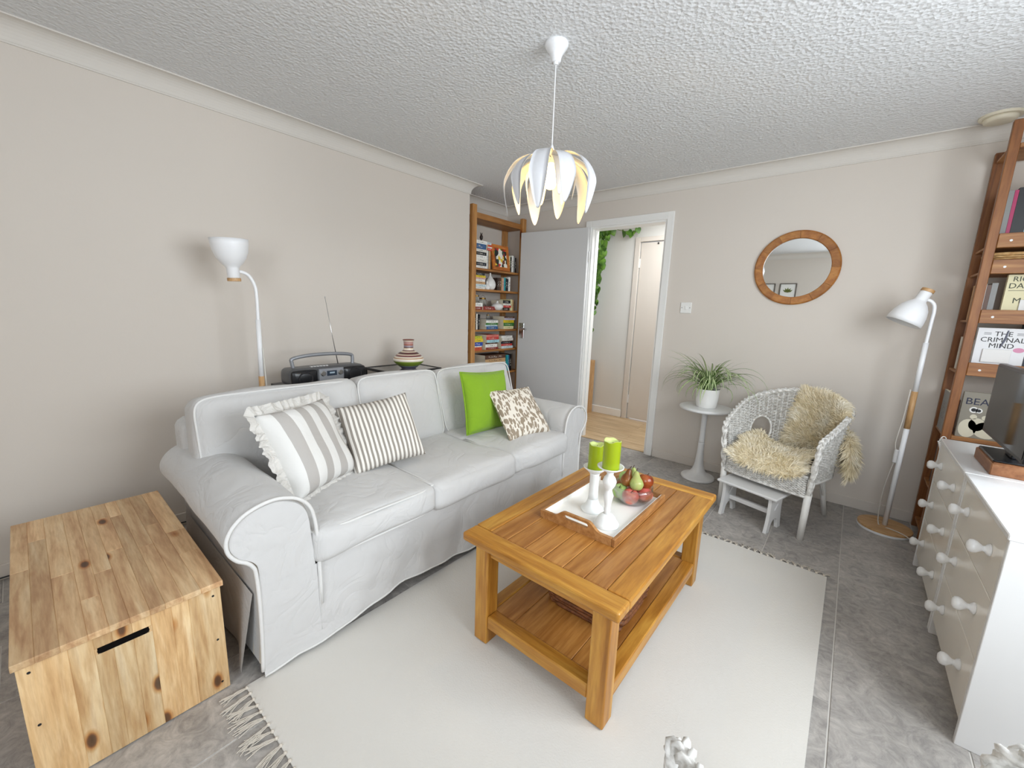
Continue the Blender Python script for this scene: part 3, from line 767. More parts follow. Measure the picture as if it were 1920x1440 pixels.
for (a, b_) in ((CY0, CY0 + .018), (CY1 - .018, CY1)):
    g = G(); g.box(CX0, CX1 - .018, a, b_, .004, CZ - .019, .001); g.obj('side_panel', M_pine, ch)
g = G(); g.box(CX0, CX0 + .018, CY0 + .018, CY1 - .018, .004, CZ - .019, .001); g.obj('back_panel', M_pinez, ch)
g = G(); g.box(CX0 + .018, CX1 - .03, CY0 + .018, CY1 - .018, .01, .022); g.obj('bottom_panel', M_pine, ch)
for (y, z) in ((CY0 + .02, .35), (CY0 + .02, .2), (CY1 - .02, .345), (CY1 - .02, .19), (CY1 - .02, .035)):
    g = G(); g.tube([(CX1 - .001, y, z), (CX1 + .0008, y, z)], .0035, 8); g.obj('screw', M_darkm, ch)

# ================================================================== rug
RX0, RX1, RY0, RY1 = 1.375, 2.805, .335, 2.40
rug = thing('rug', 'cream flat woven cotton rug with fringed ends under the coffee table', 'rug', ((RX0 + RX1) / 2, (RY0 + RY1) / 2, 0))
P = [[(x, y, .0065 + .0008 * math.sin(x * 11 + y * 4) * math.sin(y * 7) + .0004 * math.sin(x * 23 - y * 17)) for y in np.linspace(RY0, RY1, 60)] for x in np.linspace(RX0, RX1, 40)]
g = G(); g.grid(P)
g.box(RX0, RX1, RY0, RY1, .0005, .0045); g.obj('rug_body', M_rug, rug, smooth=True)
tas = []
random.seed(5)
for k in range(7):
    g = G(); g.sphere((0, 0, .008), .006, 6, 4)
    for q in range(9):
        x = random.uniform(-.006, .006); dx = random.uniform(-.018, .018); L = random.uniform(.06, .088)
        path = [(x * .3, -.002, .008), (x, -.018, .009), (x + dx * .3 + random.uniform(-.003, .003), -L * .55, .005 + random.uniform(0, .004)), (x + dx, -L, .0028)]
        g.tube(smooth_path(path, 3), .0016, 3, cap=False)
    tas.append(g.mesh('tassel', M_tassel, True))
for end in (0, 1):
    n = 48
    for i in range(n):
        x = RX0 + .012 + (RX1 - RX0 - .024) * i / (n - 1)
        o = bpy.data.objects.new('tassel', random.choice(tas)); COL.objects.link(o); o.parent = rug; o.matrix_parent_inverse = pmat(rug).inverted()
        o.location = (x, RY0 if end == 0 else RY1, 0); sc = .95 if end == 0 else .55
        o.rotation_euler = (0, 0, random.uniform(-.35, .35) + (0 if end == 0 else PI)); o.scale = (1, sc * random.uniform(.85, 1.1), 1)

# ================================================================== coffee table
tb = thing('coffee_table', 'honey oak coffee table with a planked top and lower shelf on the rug', 'table', (2.05, 1.45, .008))
TX0, TX1, TY0, TY1, TZ = 1.748, 2.362, .945, 1.955, .448
fw = .075
for (y0, y1) in ((TY0, TY0 + fw), (TY1 - fw, TY1)):
    g = G(); g.box(TX0, TX1, y0, y1, TZ - .034, TZ, .009, seg=3); g.obj('top_rail', M_oakx, tb)
for (x0, x1) in ((TX0, TX0 + fw), (TX1 - fw, TX1)):
    g = G(); g.box(x0, x1, TY0 + fw, TY1 - fw, TZ - .034, TZ, .006, seg=2); g.obj('top_rail', M_oak, tb)
n = 6; px0, px1 = TX0 + fw, TX1 - fw; pw = (px1 - px0) / n
for i in range(n):
    g = G(); g.box(px0 + pw * i + .0006, px0 + pw * (i + 1) - .0006, TY0 + fw, TY1 - fw, TZ - .028, TZ - .002, .0025); g.obj('plank', M_plank, tb)
lx0, lx1, ly0, ly1, lw = TX0 + .035, TX1 - .035, TY0 + .035, TY1 - .035, .062
for x in (lx0, lx1 - lw):
    for y in (ly0, ly1 - lw):
        g = G(); g.box(x, x + lw, y, y + lw, .008, TZ - .034, .005, seg=2); g.obj('leg', M_oakz, tb)
for y in (ly0 + .012, ly1 - .012 - .022):
    g = G(); g.box(lx0 + lw, lx1 - lw, y, y + .022, TZ - .085, TZ - .034, .002); g.obj('apron', M_oakx, tb)
for x in (lx0 + .012, lx1 - .012 - .022):
    g = G(); g.box(x, x + .022, ly0 + lw, ly1 - lw, TZ - .085, TZ - .034, .002); g.obj('apron', M_oak, tb)
SZ = .125
for y in (ly0 + .004, ly1 - .054):
    g = G(); g.box(lx0 + lw, lx1 - lw, y, y + .05, SZ - .05, SZ, .004); g.obj('shelf_rail', M_oakx, tb)
for x in (lx0 + .004, lx1 - .054):
    g = G(); g.box(x, x + .05, ly0 + lw, ly1 - lw, SZ - .05, SZ, .004); g.obj('shelf_rail', M_oak, tb)
sh = G(); sh.box(lx0 + .03, lx1 - .03, ly0 + .03, ly1 - .03, SZ - .026, SZ - .012); sh = sh.obj('lower_shelf', M_oak, tb)
ps = [lx0 + .054, lx0 + .15, lx1 - .15, lx1 - .054]
for a, b_ in zip(ps[:-1], ps[1:]):
    g = G(); g.box(a + .0006, b_ - .0006, ly0 + .054, ly1 - .054, SZ - .014, SZ - .003, .002); g.obj('shelf_board', M_plank, sh)

# ---- woven basket helper
def woven_wall(P0, rows, amp, r, nn=4, per=2):
    """P0(u, t) -> point & outward normal; horizontal strands in and out of stakes"""
    g = G()
    return g
def rect_basket(name, label, c, sx, sy, h, mat, taper=.9, rows=9, r=.006, cat='basket', parts=True, group=None):
    e = thing(name, label, cat, c, group=group)
    def ring(t, nseg):
        s = taper + (1 - taper) * t; hx, hy = sx / 2 * s, sy / 2 * s; q = []
        for k in range(nseg):
            a = 2 * PI * k / nseg; cx, sn = math.cos(a), math.sin(a)
            q.append((hx * math.copysign(abs(cx) ** .3, cx), hy * math.copysign(abs(sn) ** .3, sn), cx, sn))
        return q
    ns = 120; stakes = 30
    g = G()
    for i in range(rows):
        t = (i + .5) / rows; q = []
        for k, (x, y, nx, ny) in enumerate(ring(t, ns)):
            w = r * .55 * math.cos(k * stakes * PI / ns * 1.0 + (i % 2) * PI)
            q.append((x + nx * w, y + ny * w, h * t))
        g.tube(q, h / rows * .56, 5, closed=True)
    o = g.obj('woven_wall', mat, e, smooth=True, local=True); o['kind'] = 'stuff'
    g = G(); q = [(x, y, h) for (x, y, _, _) in ring(1, 60)]; g.tube(q, r * 1.3, 6, closed=True); g.obj('rim', mat, e, smooth=True, local=True)
    g = G(); q = [(x * .98, y * .98) for (x, y, _, _) in ring(0, 40)]; g.prism(q, 2, .001, .008); g.obj('basket_base', mat, e, local=True)
    return e
rect_basket('wicker_basket', 'dark brown wicker basket on the lower shelf of the coffee table', (2.095, 1.375, SZ - .002), .34, .36, .15, M_wick, .86, 10, .006)

# ================================================================== tray and what stands on it
trz = TZ - .002
tr = thing('serving_tray', 'white serving tray with wooden sides and cut handles on the coffee table', 'tray', (2.05, 1.475, trz))
AX0, AX1, AY0, AY1 = 1.888, 2.207, 1.232, 1.72
g = G(); g.box(AX0 + .008, AX1 - .008, AY0 + .008, AY1 - .008, trz + .001, trz + .009); g.obj('tray_base', plain('tray_white', 'f1efea', .6, .3, var=.02), tr)
for (x0, x1) in ((AX0, AX0 + .013), (AX1 - .013, AX1)):
    g = G(); g.box(x0, x1, AY0, AY1, trz, trz + .03, .002); g.obj('tray_side', M_tray, tr)
for x in (AX0 + .0135, AX1 - .0145):
    g = G(); g.box(x, x + .001, AY0 + .013, AY1 - .013, trz + .009, trz + .0295); g.obj('side_lining', MC['tray_white'], tr)
pts = []
xm = (AX0 + AX1) / 2
for t in np.linspace(-1, 1, 41):
    x = xm + t * ((AX1 - AX0) / 2 - .013); a = abs(t); s = min(1, max(0, (a - .34) / .34)); s = s * s * (3 - 2 * s)
    pts.append((x, trz + .058 - .028 * s))
poly = [(pts[0][0], trz)] + [(pts[-1][0], trz)] + pts[::-1]
for y in (AY0, AY1 - .013):
    g = G(); g.prism(poly, 1, y, y + .013, holes=[slot(xm, trz + .04, .052, .0085)]); g.obj('tray_handle', M_tray, tr)

def lathe_thing(name, label, cat, prof, loc, mat, n=28, group=None, part='body'):
    g = G(); g.lathe(prof, n=n); o = g.obj(name, mat, None, smooth=True); o.location = loc; tag(o, label, cat, group); return o
z0 = trz + .009
def candlestick(name, label, prof_parts, loc):
    e = thing(name, label, 'candlestick', loc)
    for nm, pr in prof_parts:
        g = G(); g.lathe(pr, n=32); g.obj(nm, M_candlest, e, smooth=True, local=True)
    return e
candlestick('candlestick', 'plain column white candlestick holding the candle nearer the sofa', [
    ('foot', [(.046, 0), (.047, .006), (.044, .012), (.036, .018), (.026, .03), (.0205, .05)]),
    ('stem', [(.0205, .048), (.0185, .08), (.0185, .15), (.021, .163)]),
    ('drip_dish', [(.021, .16), (.03, .168), (.046, .182), (.047, .186), (.044, .186), (.03, .176), (.0, .174)])], (2.02, 1.412, z0))
candlestick('candlestick', 'turned white candlestick with bulbous stem at the front of the tray', [
    ('foot', [(.048, 0.0000), (.0485, 0.0054), (.044, 0.0130), (.038, 0.0195), (.032, 0.0325), (.024, 0.0411), (.016, 0.0476)]),
    ('stem', [(.016, 0.0454), (.0105, 0.0541), (.014, 0.0606), (.0115, 0.0671), (.0125, 0.0866), (.019, 0.1190), (.0125, 0.1385), (.012, 0.1450), (.022, 0.1601), (.026, 0.1753), (.021, 0.1904), (.012, 0.2013), (.014, 0.2164)]),
    ('drip_dish', [(.014, 0.2142), (.03, 0.2207), (.048, 0.2315), (.049, 0.2359), (.045, 0.2348), (.03, 0.2272), (.0, 0.2251)])], (2.118, 1.342, z0))
def candle(label, loc, r, h, seed):
    e = thing('candle', label, 'candle', loc, group='green pillar candles on candlesticks'); g = G(); n = 30; P = []
    prof = [(r * .2, 0), (r * .98, 0), (r, .004), (r, h * .5), (r * 1.0, h - .004)]
    for k in range(n):
        a = 2 * PI * k / n; rim = h + .003 * math.sin(a * 2 + seed) + .0018 * math.sin(a * 5 + seed * 2)
        row = [(rr * math.cos(a), rr * math.sin(a), z) for rr, z in prof] + [(r * .99 * math.cos(a), r * .99 * math.sin(a), rim)]
        P.append(row)
    g.grid(P, wrap_u=True); g.obj('wax_body', M_wax, e, smooth=True, local=True)
    P2 = []
    for k in range(n):
        a = 2 * PI * k / n; rim = h + .003 * math.sin(a * 2 + seed) + .0018 * math.sin(a * 5 + seed * 2)
        P2.append([(r * q * math.cos(a), r * q * math.sin(a), z) for q, z in ((.99, rim), (.9, rim + .0015), (.84, rim - .006), (.6, h - .014), (.02, h - .016))])
    g = G(); g.grid(P2, wrap_u=True); tag(g.obj('melted_top', M_waxtop, e, smooth=True, local=True), 'pale melted hollow top')
    g = G(); g.tube([(0, 0, h - .018), (.001, .001, h - .006)], .0012, 5); g.obj('wick', M_black, e, local=True)
candle('lime green pillar candle on the plain column candlestick', (2.02, 1.412, z0 + .1745), .0305, .106, .5)
candle('lime green pillar candle on the turned bulbous candlestick', (2.118, 1.342, z0 + .2255), .0315, .108, 2.4)
# fruit bowl
BC = (2.108, 1.60)
bowl = thing('fruit_bowl', 'clear glass bowl full of apples and pears on the tray', 'bowl', (BC[0], BC[1], z0 + .0008))
g = G(); g.lathe([(.0, .0), (.045, .0), (.062, .008), (.078, .03), (.083, .055), (.081, .075), (.0795, .075), (.0812, .055), (.0762, .031), (.0605, .0105), (.044, .0028), (.0, .0028)], n=40)
g.obj('bowl_glass', M_glass, bowl, smooth=True, local=True)
def apple(label, loc, r, mat, tilt):
    e = thing('apple', label, 'apple', loc, rot=tilt, group='fruit in the glass bowl')
    pr = [(.0001, -.78), (.3, -.86), (.62, -.72), (.9, -.3), (1.0, .1), (.92, .5), (.68, .8), (.38, .9), (.16, .82), (.0001, .62)]
    pr = [(a * r, b_ * r) for a, b_ in [tuple(q) for q in smooth_path(pr, 3)]]; pr = [(max(a, 1e-5), b_) for a, b_ in pr]
    g = G(); g.lathe(pr, n=20); g.obj('flesh', mat, e, smooth=True, local=True)
    g = G(); g.tube(smooth_path([(0, 0, r * .6), (r * .05, 0, r * .9), (r * .2, r * .04, r * 1.15)], 3), r * .045, 5); g.obj('stalk', plain('fruit_stalk', '4a3320', .7), e, local=True)
def pear(label, loc, r, mat, tilt):
    e = thing('pear', label, 'pear', loc, rot=tilt, group='fruit in the glass bowl')
    pr = [(.0001, -.92), (.3, -.95), (.7, -.75), (.98, -.25), (1.0, .1), (.82, .6), (.55, 1.05), (.42, 1.45), (.32, 1.75), (.14, 1.9), (.0001, 1.86)]
    pr = [(max(a, 1e-5) * r, b_ * r) for a, b_ in [tuple(q) for q in smooth_path(pr, 3)]]
    g = G(); g.lathe(pr, n=20); g.obj('flesh', mat, e, smooth=True, local=True)
    g = G(); g.tube(smooth_path([(0, 0, r * 1.8), (r * .05, 0, r * 2.1), (r * .2, r * .05, r * 2.4)], 3), r * .06, 5); g.obj('stalk', plain('fruit_stalk', '4a3320', .7), e, local=True)
bx, by = BC; fz = z0
apple('pale green apple in the bowl on the side towards the candlesticks', (bx - .043, by - .028, fz + .039), .033, M_apg, (.5, -.2, .3))
apple('red apple low at the front of the glass bowl', (bx + .008, by - .042, fz + .036), .0345, M_apr, (.3, .2, 0))
apple('red and yellow apple low at the right of the bowl', (bx + .046, by + .016, fz + .038), .033, M_apr, (-.2, .6, 1))
apple('blushed apple hidden low at the back of the bowl', (bx - .01, by + .042, fz + .037), .032, M_apr, (.1, .4, 2))
apple('glossy dark russet apple on top at the right of the bowl', (bx + .04, by + .028, fz + .092), .033, M_apb, (-.25, .15, .4))
pear('slim brown pear standing up on the left of the fruit pile', (bx - .026, by - .012, fz + .092), .026, M_prb, (-.25, .12, .2))
pear('green pear leaning at the front of the fruit pile', (bx + .022, by - .022, fz + .092), .028, M_prg, (-.55, .1, .7))
pear('green pear sticking up at the back of the fruit pile', (bx - .012, by + .036, fz + .096), .024, M_prg, (.25, -.1, 0))
apple('small green apple peeping out behind the brown pear', (bx - .05, by + .022, fz + .086), .026, M_apg, (.2, .1, .8))

# ================================================================== white pedestal table and spider plant
PT = (1.955, 3.262)
e = thing('pedestal_table', 'glossy white tulip pedestal table holding the spider plant', 'table', (PT[0], PT[1], 0))
g = G(); g.lathe([tuple(q) for q in smooth_path([(.118, 0), (.122, .008), (.118, .018), (.112, .021), (.085, .03), (.055, .055), (.036, .10), (.028, .16), (.0235, .22), (.0215, .29)], 4)], n=40); g.obj('base', M_white, e, smooth=True, local=True)
g = G(); g.lathe([tuple(q) for q in smooth_path([(.0215, .29), (.0198, .36), (.0195, .45), (.022, .52), (.034, .545)], 4)], n=28); g.obj('stem', M_white, e, smooth=True, local=True)
g = G(); g.lathe([(.03, .54), (.12, .543), (.180, .55), (.185, .557), (.185, .564), (.181, .57), (.168, .574), (.0, .574)], n=48); g.obj('table_top', M_white, e, smooth=True, local=True)
pz = .5745
pl = thing('spider_plant', 'arching variegated spider plant in a white pot on the pedestal table', 'plant', (PT[0] + .005, PT[1] - .02, pz))
g = G(); g.lathe([(.0, 0), (.066, 0), (.07, .004), (.078, .06), (.083, .135), (.083, .14), (.079, .14), (.075, .12), (.0, .12)], n=40); g.obj('pot', M_ceramic, pl, smooth=True, local=True)
g = G(); g.lathe([(.0, .128), (.05, .13), (.0755, .124)], n=24); g.obj('soil', plain('soil', '3b2c20', .95, .1, var=.3, vscale=80), pl, smooth=True, local=True)
def leaf_mesh(L, w_, rise, droop, seed):
    rnd = random.Random(seed); n = 12; V = []; F = []; UV = []
    el = rise; x, z = 0.0, 0.0
    pts = [(0, 0)]
    for k in range(n):
        x += L / n * math.cos(el); z += L / n * math.sin(el); pts.append((x, z)); el -= droop / n * (.4 + 1.3 * k / n)
    for k, (x, z) in enumerate(pts):
        t = k / n; ww = w_ * (.55 + .9 * t) * (1 - t) ** .45 if t < 1 else .0003
        ww = max(.0004, w_ * min(1, .5 + 2 * t) * (1 - t ** 3.0) + .0003)
        for s_, uvx in ((-1, 0), (-.35, .33), (.35, .67), (1, 1)):
            V.append((x, ww * s_, z + abs(s_) * ww * .35)); UV.append((uvx, t))
    for k in range(n):
        for j in range(3):
            a = k * 4 + j; F.append((a, a + 4, a + 5, a + 1))
    me = bpy.data.meshes.new('leaf'); me.from_pydata(V, [], F); me.materials.append(M_spider)
    ul = me.uv_layers.new(name='UVMap')
    for lp in me.loops: ul.data[lp.index].uv = UV[lp.vertex_index]
    me.polygons.foreach_set('use_smooth', [True] * len(F)); return me
random.seed(21)
lm = [leaf_mesh(random.uniform(.26, .42), random.uniform(.005, .0075), random.uniform(.75, 1.4), random.uniform(1.8, 3.4), k) for k in range(16)]
lm += [leaf_mesh(.36, .0055, 1.25, 1.0, 50), leaf_mesh(.40, .0055, 1.1, 1.15, 51), leaf_mesh(.34, .005, 1.42, 1.6, 52)]
for k in range(170):
    o = bpy.data.objects.new('leaf', lm[k % len(lm)]); COL.objects.link(o); o.parent = pl
    a = k * 2.399 + random.uniform(-.3, .3); rr = random.uniform(.0, .03)
    o.location = (rr * math.cos(a), rr * math.sin(a), .125); o.rotation_euler = (random.uniform(-.25, .25), random.uniform(-.15, .15), a)
    s_ = random.uniform(.85, 1.25)
    if math.sin(a) > .3: s_ *= .62           # the wall is close behind
    o.scale = (s_, s_, s_)

# ================================================================== wicker tub chair
def chair_path(t, a=.285, b_=.27, fy=-.235):
    """U shaped plan, t in -1..1 (0 = middle of the back); chair faces -y"""
    arc = PI / 2; s = abs(t); k = .60
    if s < k:
        th = s / k * arc; x, y = a * math.sin(th), b_ * math.cos(th)
    else:
        u = (s - k) / (1 - k); x, y = a - .02 * u * u, fy * u
    return (math.copysign(x, t) if t else 0.0, y)
def rim_z(t):
    s = abs(t)
    return .775 - .19 * (max(0, s - .12) / .88) ** 1.25
def chair_surf(t, v):
    """v 0 = seat rail, 1 = top rim; the tub flares outward to the rim"""
    x, y = chair_path(t); sc = .80 + .20 * v ** .8; lo = .325
    fl = 1.0 if abs(t) < .6 else 1 - (abs(t) - .6) / .4
    sc2 = .80 + .20 * v ** .8
    yy = y * (sc2 if y > 0 else 1.0)
    return np.array([x * (.88 + .12 * v), yy, lo + (rim_z(t) - lo) * v])
def in_hole(t, v):
    return abs(abs(t) - .40) < .115 and .12 < v < .62 and ((abs(t) - .40) / .115) ** 2 + (max(0, v - .38) / .24) ** 2 < 1
def make_chair(label, loc, rotz, group=None):
    e = thing('wicker_chair', label, 'chair', loc, rotz, group)
    # horizontal strands
    g = G(); nt_ = 150; rows = 40
    ts = np.linspace(-1, 1, nt_)
    for i in range(rows):
        v_ = (i + .5) / rows; run = []
        for k, t in enumerate(ts):
            if in_hole(t, v_):
                if len(run) > 2: g.tube(run, .0037, 4, cap=False)
                run = []; continue
            p = chair_surf(t, v_); q = chair_surf(min(1, t + .01), v_) - chair_surf(max(-1, t - .01), v_)
            nrm = np.array([q[1], -q[0], 0]); nrm /= np.linalg.norm(nrm) + 1e-9
            run.append(p + nrm * .0045 * math.cos(k * PI / 2 * 1.0 + (i % 2) * PI))
        if len(run) > 2: g.tube(run, .0037, 4, cap=False)
    # upright stakes
    for t in np.linspace(-.98, .98, 50):
        run = []
        for v_ in np.linspace(0, 1, 12):
            if in_hole(t, v_):
                if len(run) > 1: g.tube(run, .0035, 4, cap=False)
                run = []; continue
            run.append(chair_surf(t, v_))
        if len(run) > 1: g.tube(run, .0035, 4, cap=False)
    o = g.obj('woven_back', M_wickw, e, smooth=True, local=True); o['kind'] = 'stuff'
    # braided rim that runs down the front posts
    path = [tuple(chair_surf(t, 1.0)) for t in np.linspace(-1, 1, 90)]
    endL, endR = np.array(path[0]), np.array(path[-1])
    dn = lambda p, sg: [(p[0] - sg * .0, p[1] - .018, p[2] - .03), (p[0] - sg * .004, p[1] - .026, p[2] - .09), (p[0] - sg * .012, p[1] - .022, p[2] - .2), (p[0] - sg * .02, p[1] - .012, .29), (p[0] - sg * .024, p[1] - .008, .245)]
    full = [np.array(q) for q in smooth_path(dn(endL, -1)[::-1] + path[::3] + [path[-1]] + dn(endR, 1), 4)]
    g = G(); n = len(full)
    g.tube(full, .013, 7)
    for strand in range(3):
        q = []
        for i, p in enumerate(full):
            t = full[min(i + 1, n - 1)] - full[max(i - 1, 0)]; t = t / (np.linalg.norm(t) + 1e-9)
            up = np.array([0, 0, 1.0]); x = np.cross(t, up); L = np.linalg.norm(x); x = x / L if L > .2 else np.array([1.0, 0, 0]); y = np.cross(x, t)
            a = i * .62 + strand * 2 * PI / 3; q.append(p + x * .0125 * math.sin(a) + y * .0105 * math.sin(2 * a) * .8 + y * .004)
        g.tube(q, .0062, 5)
    o = g.obj('braided_rim', M_wickw, e, smooth=True, local=True); o['kind'] = 'stuff'
    # hole rims
    for sg in (-1, 1):
        q = []
        for a in np.linspace(0, 2 * PI, 30, endpoint=False):
            t = .40 + .115 * math.cos(a); v_ = .38 + (.24 if math.sin(a) > 0 else .24) * math.sin(a)
            q.append(chair_surf(sg * t, v_))
        g = G(); g.tube(q, .0075, 6, closed=True); g.obj('opening_rim', M_wickw, e, smooth=True, local=True)
    # seat and front apron
    g = G(); poly = []
    for t in np.linspace(-1, 1, 40):
        p = chair_surf(t, .08); poly.append((p[0] * .98, p[1] * .97))
    g.prism(poly, 2, .33, .36); g.obj('seat', M_wickw, e, local=True)
    g = G(); p0 = chair_surf(-1, 0); p1 = chair_surf(1, 0)
    for i in range(17):
        z = .266 + .104 * i / 16; q = []
        for k, x in enumerate(np.linspace(p0[0] + .005, p1[0] - .005, 70)):
            q.append((x, p0[1] - .018 - .012 * math.cos(x / .25 * PI / 2) + .0042 * math.cos(k * PI / 2 + (i % 2) * PI), z))
        g.tube(q, .0043, 4, cap=False)
    for x in np.linspace(p0[0] + .015, p1[0] - .015, 18):
        g.tube([(x, p0[1] - .018 - .012 * math.cos(x / .25 * PI / 2), z) for z in (.262, .33, .372)], .0035, 4)
    o = g.obj('front_apron', M_wickw, e, smooth=True, local=True); o['kind'] = 'stuff'
    for z in (.258, .375):
        g = G(); g.tube([(x, p0[1] - .019 - .012 * math.cos(x / .25 * PI / 2), z) for x in np.linspace(p0[0], p1[0], 20)], .008, 6); g.obj('apron_rail', M_wickw, e, smooth=True, local=True)
    # seat rail and legs
    g = G(); g.tube([tuple(chair_surf(t, 0)) for t in np.linspace(-1, 1, 40)], .009, 6); g.obj('seat_rail', M_chairw, e, smooth=True, local=True)
    for sg in (-1, 1):
        x, y = endL[0] if sg < 0 else endR[0], endL[1]
        g = G(); g.tube([(x - sg * .026, y - .012, .0), (x - sg * .022, y - .010, .27)], [.017, .0185], 14); g.obj('leg', M_chairw, e, smooth=True, local=True)
        g = G(); g.tube([(sg * .185, .235, .0), (sg * .165, .125, .335)], [.0155, .0165], 12); g.obj('leg', M_chairw, e, smooth=True, local=True)
        g = G(); g.tube(smooth_path([(sg * .178, .195, .13), (sg * .19, .10, .22), (sg * .20, .0, .32)], 4), .006, 6); g.obj('brace', M_chairw, e, smooth=True, local=True)
    return e
CH, CR = (2.508, 3.045, 0), math.radians(-17)
chair = make_chair('white wicker tub chair with a sheepskin standing behind the little stool', CH, CR)
chair2 = copy_tree(chair); chair2.location = (2.98, .568, .004); chair2.rotation_euler = (0, 0, math.radians(220))
chair2['label'] = 'white wicker tub chair in the foreground, only its armrest tips in view'
# ---- sheepskin
def fleece(e, P, outward, thick, name, n_tuft, L=.035, seed=1):
    """P: grid nu x nv of points with an outward vector; builds a soft slab with wool locks"""
    rnd = np.random.RandomState(seed); P = np.array(P); O = np.array(outward); nu, nv = P.shape[:2]
    u = np.linspace(-1, 1, nu)[:, None]; v_ = np.linspace(-1, 1, nv)[None, :]
    prof = (np.clip(1 - u ** 4, 0, 1) * np.clip(1 - v_ ** 4, 0, 1)) ** .5
    top = P + O * (thick * prof + wob(P * 2.2, .0035) * prof)[..., None]
    g = G(); g.grid(top.tolist()); g.grid([list(r) for r in P.tolist()][::-1])
    o = g.obj(name, M_fleece, e, smooth=True, local=True)
    V = []; F = []
    iu = rnd.uniform(.3, nu - 1.3, n_tuft); iv = rnd.uniform(.3, nv - 1.3, n_tuft)
    # also locks around the edge
    m = n_tuft // 4; side = rnd.randint(0, 4, m)
    iu[:m] = np.where(side == 0, .02, np.where(side == 1, nu - 1.02, iu[:m])); iv[:m] = np.where(side == 2, .02, np.where(side == 3, nv - 1.02, iv[:m]))
    for a, b_ in zip(iu, iv):
        i, j = int(a), int(b_); fa, fb = a - i, b_ - j
        p = (top[i, j] * (1 - fa) * (1 - fb) + top[i + 1, j] * fa * (1 - fb) + top[i, j + 1] * (1 - fa) * fb + top[i + 1, j + 1] * fa * fb)
        du = top[i + 1, j] - top[i, j]; dv = top[i, j + 1] - top[i, j]; du = du / (np.linalg.norm(du) + 1e-9); dv = dv / (np.linalg.norm(dv) + 1e-9)
        ca, cb = 2 * a / (nu - 1) - 1, 2 * b_ / (nv - 1) - 1
        sw = wob(p * 3.0, .02); out = O[i, j] * .45 + du * (ca ** 3 * 1.2 + math.sin(sw * 9) * .55) + dv * (cb ** 3 * 1.2 + math.cos(sw * 9) * .55) + rnd.normal(0, .22, 3)
        out /= np.linalg.norm(out); sidev = np.cross(out, rnd.normal(0, 1, 3)); sidev /= np.linalg.norm(sidev) + 1e-9
        l_ = L * rnd.uniform(.6, 1.15); w_ = .0018 + .0012 * rnd.rand(); cur = np.cross(out, sidev) * l_ * .25
        k = len(V); q1 = p + out * l_ * .5 + cur * .4; q2 = p + out * l_ + cur - np.array([0, 0, .2 * l_])
        V += [p - sidev * w_, p + sidev * w_, q1 - sidev * w_ * .8, q1 + sidev * w_ * .8, q2]
        F += [(k, k + 1, k + 3, k + 2), (k + 2, k + 3, k + 4)]
    g = G(); g.add(V, F); w = g.obj('wool', M_wool, o, smooth=True, local=True); w['kind'] = 'stuff'
    return o
sk = thing('sheepskin', 'shaggy cream sheepskin draped over the wicker chair seat and back', 'sheepskin', CH, CR)
nu, nv = 26, 26; P = []; O = []
for a in np.linspace(-1, 1, nu):
    r1, r2 = [], []
    for b_ in np.linspace(-1, 1, nv):
        x = a * (.215 + .015 * math.sin(b_ * 3)); y = -.285 + (b_ + 1) / 2 * .43
        z = .385 + .085 * abs(a) ** 3 * (1 if b_ > -.6 else .5)
        if b_ < -.7: z -= .035 * ((-.7 - b_) / .3) ** 1.2; y -= .012
        r1.append((x, y, z)); r2.append((0, -.25 if b_ < -.6 else 0, .97))
    P.append(r1); O.append(r2)
fleece(sk, P, O, .04, 'seat_fleece', 5200, .038, 2)
P = []; O = []
for a in np.linspace(0, 1, nu):
    r1, r2 = [], []
    for b_ in np.linspace(0, 1, nv):
        t = -.08 + a * .64 - .10 * (1 - b_) * (1 - a); v_ = .14 + .93 * b_
        p = chair_surf(t, min(v_, 1.0)); tt = .02; q = chair_surf(t + tt, min(v_, 1)) - chair_surf(t - tt, min(v_, 1))
        nrm = np.array([q[1], -q[0], 0]); nrm /= np.linalg.norm(nrm)
        inward = nrm if np.dot(nrm[:2], -p[:2]) > 0 else -nrm
        over = max(0, v_ - 1.0); p = p + inward * .016 + np.array([0, 0, .02 * max(0, b_ - .8) / .2])
        r1.append(p); r2.append(inward * .85 + np.array([0, 0, .45]))
    P.append(r1); O.append(r2)
fleece(sk, P, O, .05, 'back_fleece', 6500, .042, 3)
P = []; O = []
for a in np.linspace(0, 1, 18):
    r1, r2 = [], []
    for b_ in np.linspace(0, 1, 18):
        t = .30 + a * .30; v_ = .66 - b_ * .60; vc = max(0.0, v_); p = chair_surf(t, vc) + np.array([0, 0, min(0, v_) * .5]); q = chair_surf(t + .02, vc) - chair_surf(t - .02, vc)
        nrm = np.array([q[1], -q[0], 0]); nrm /= np.linalg.norm(nrm); outw = nrm if np.dot(nrm[:2], p[:2]) > 0 else -nrm
        p = p + outw * (.018 + .06 * b_)
        r1.append(p); r2.append(outw)
    P.append(r1); O.append(r2)
fleece(sk, P, O, .03, 'tail_fleece', 2200, .042, 4)

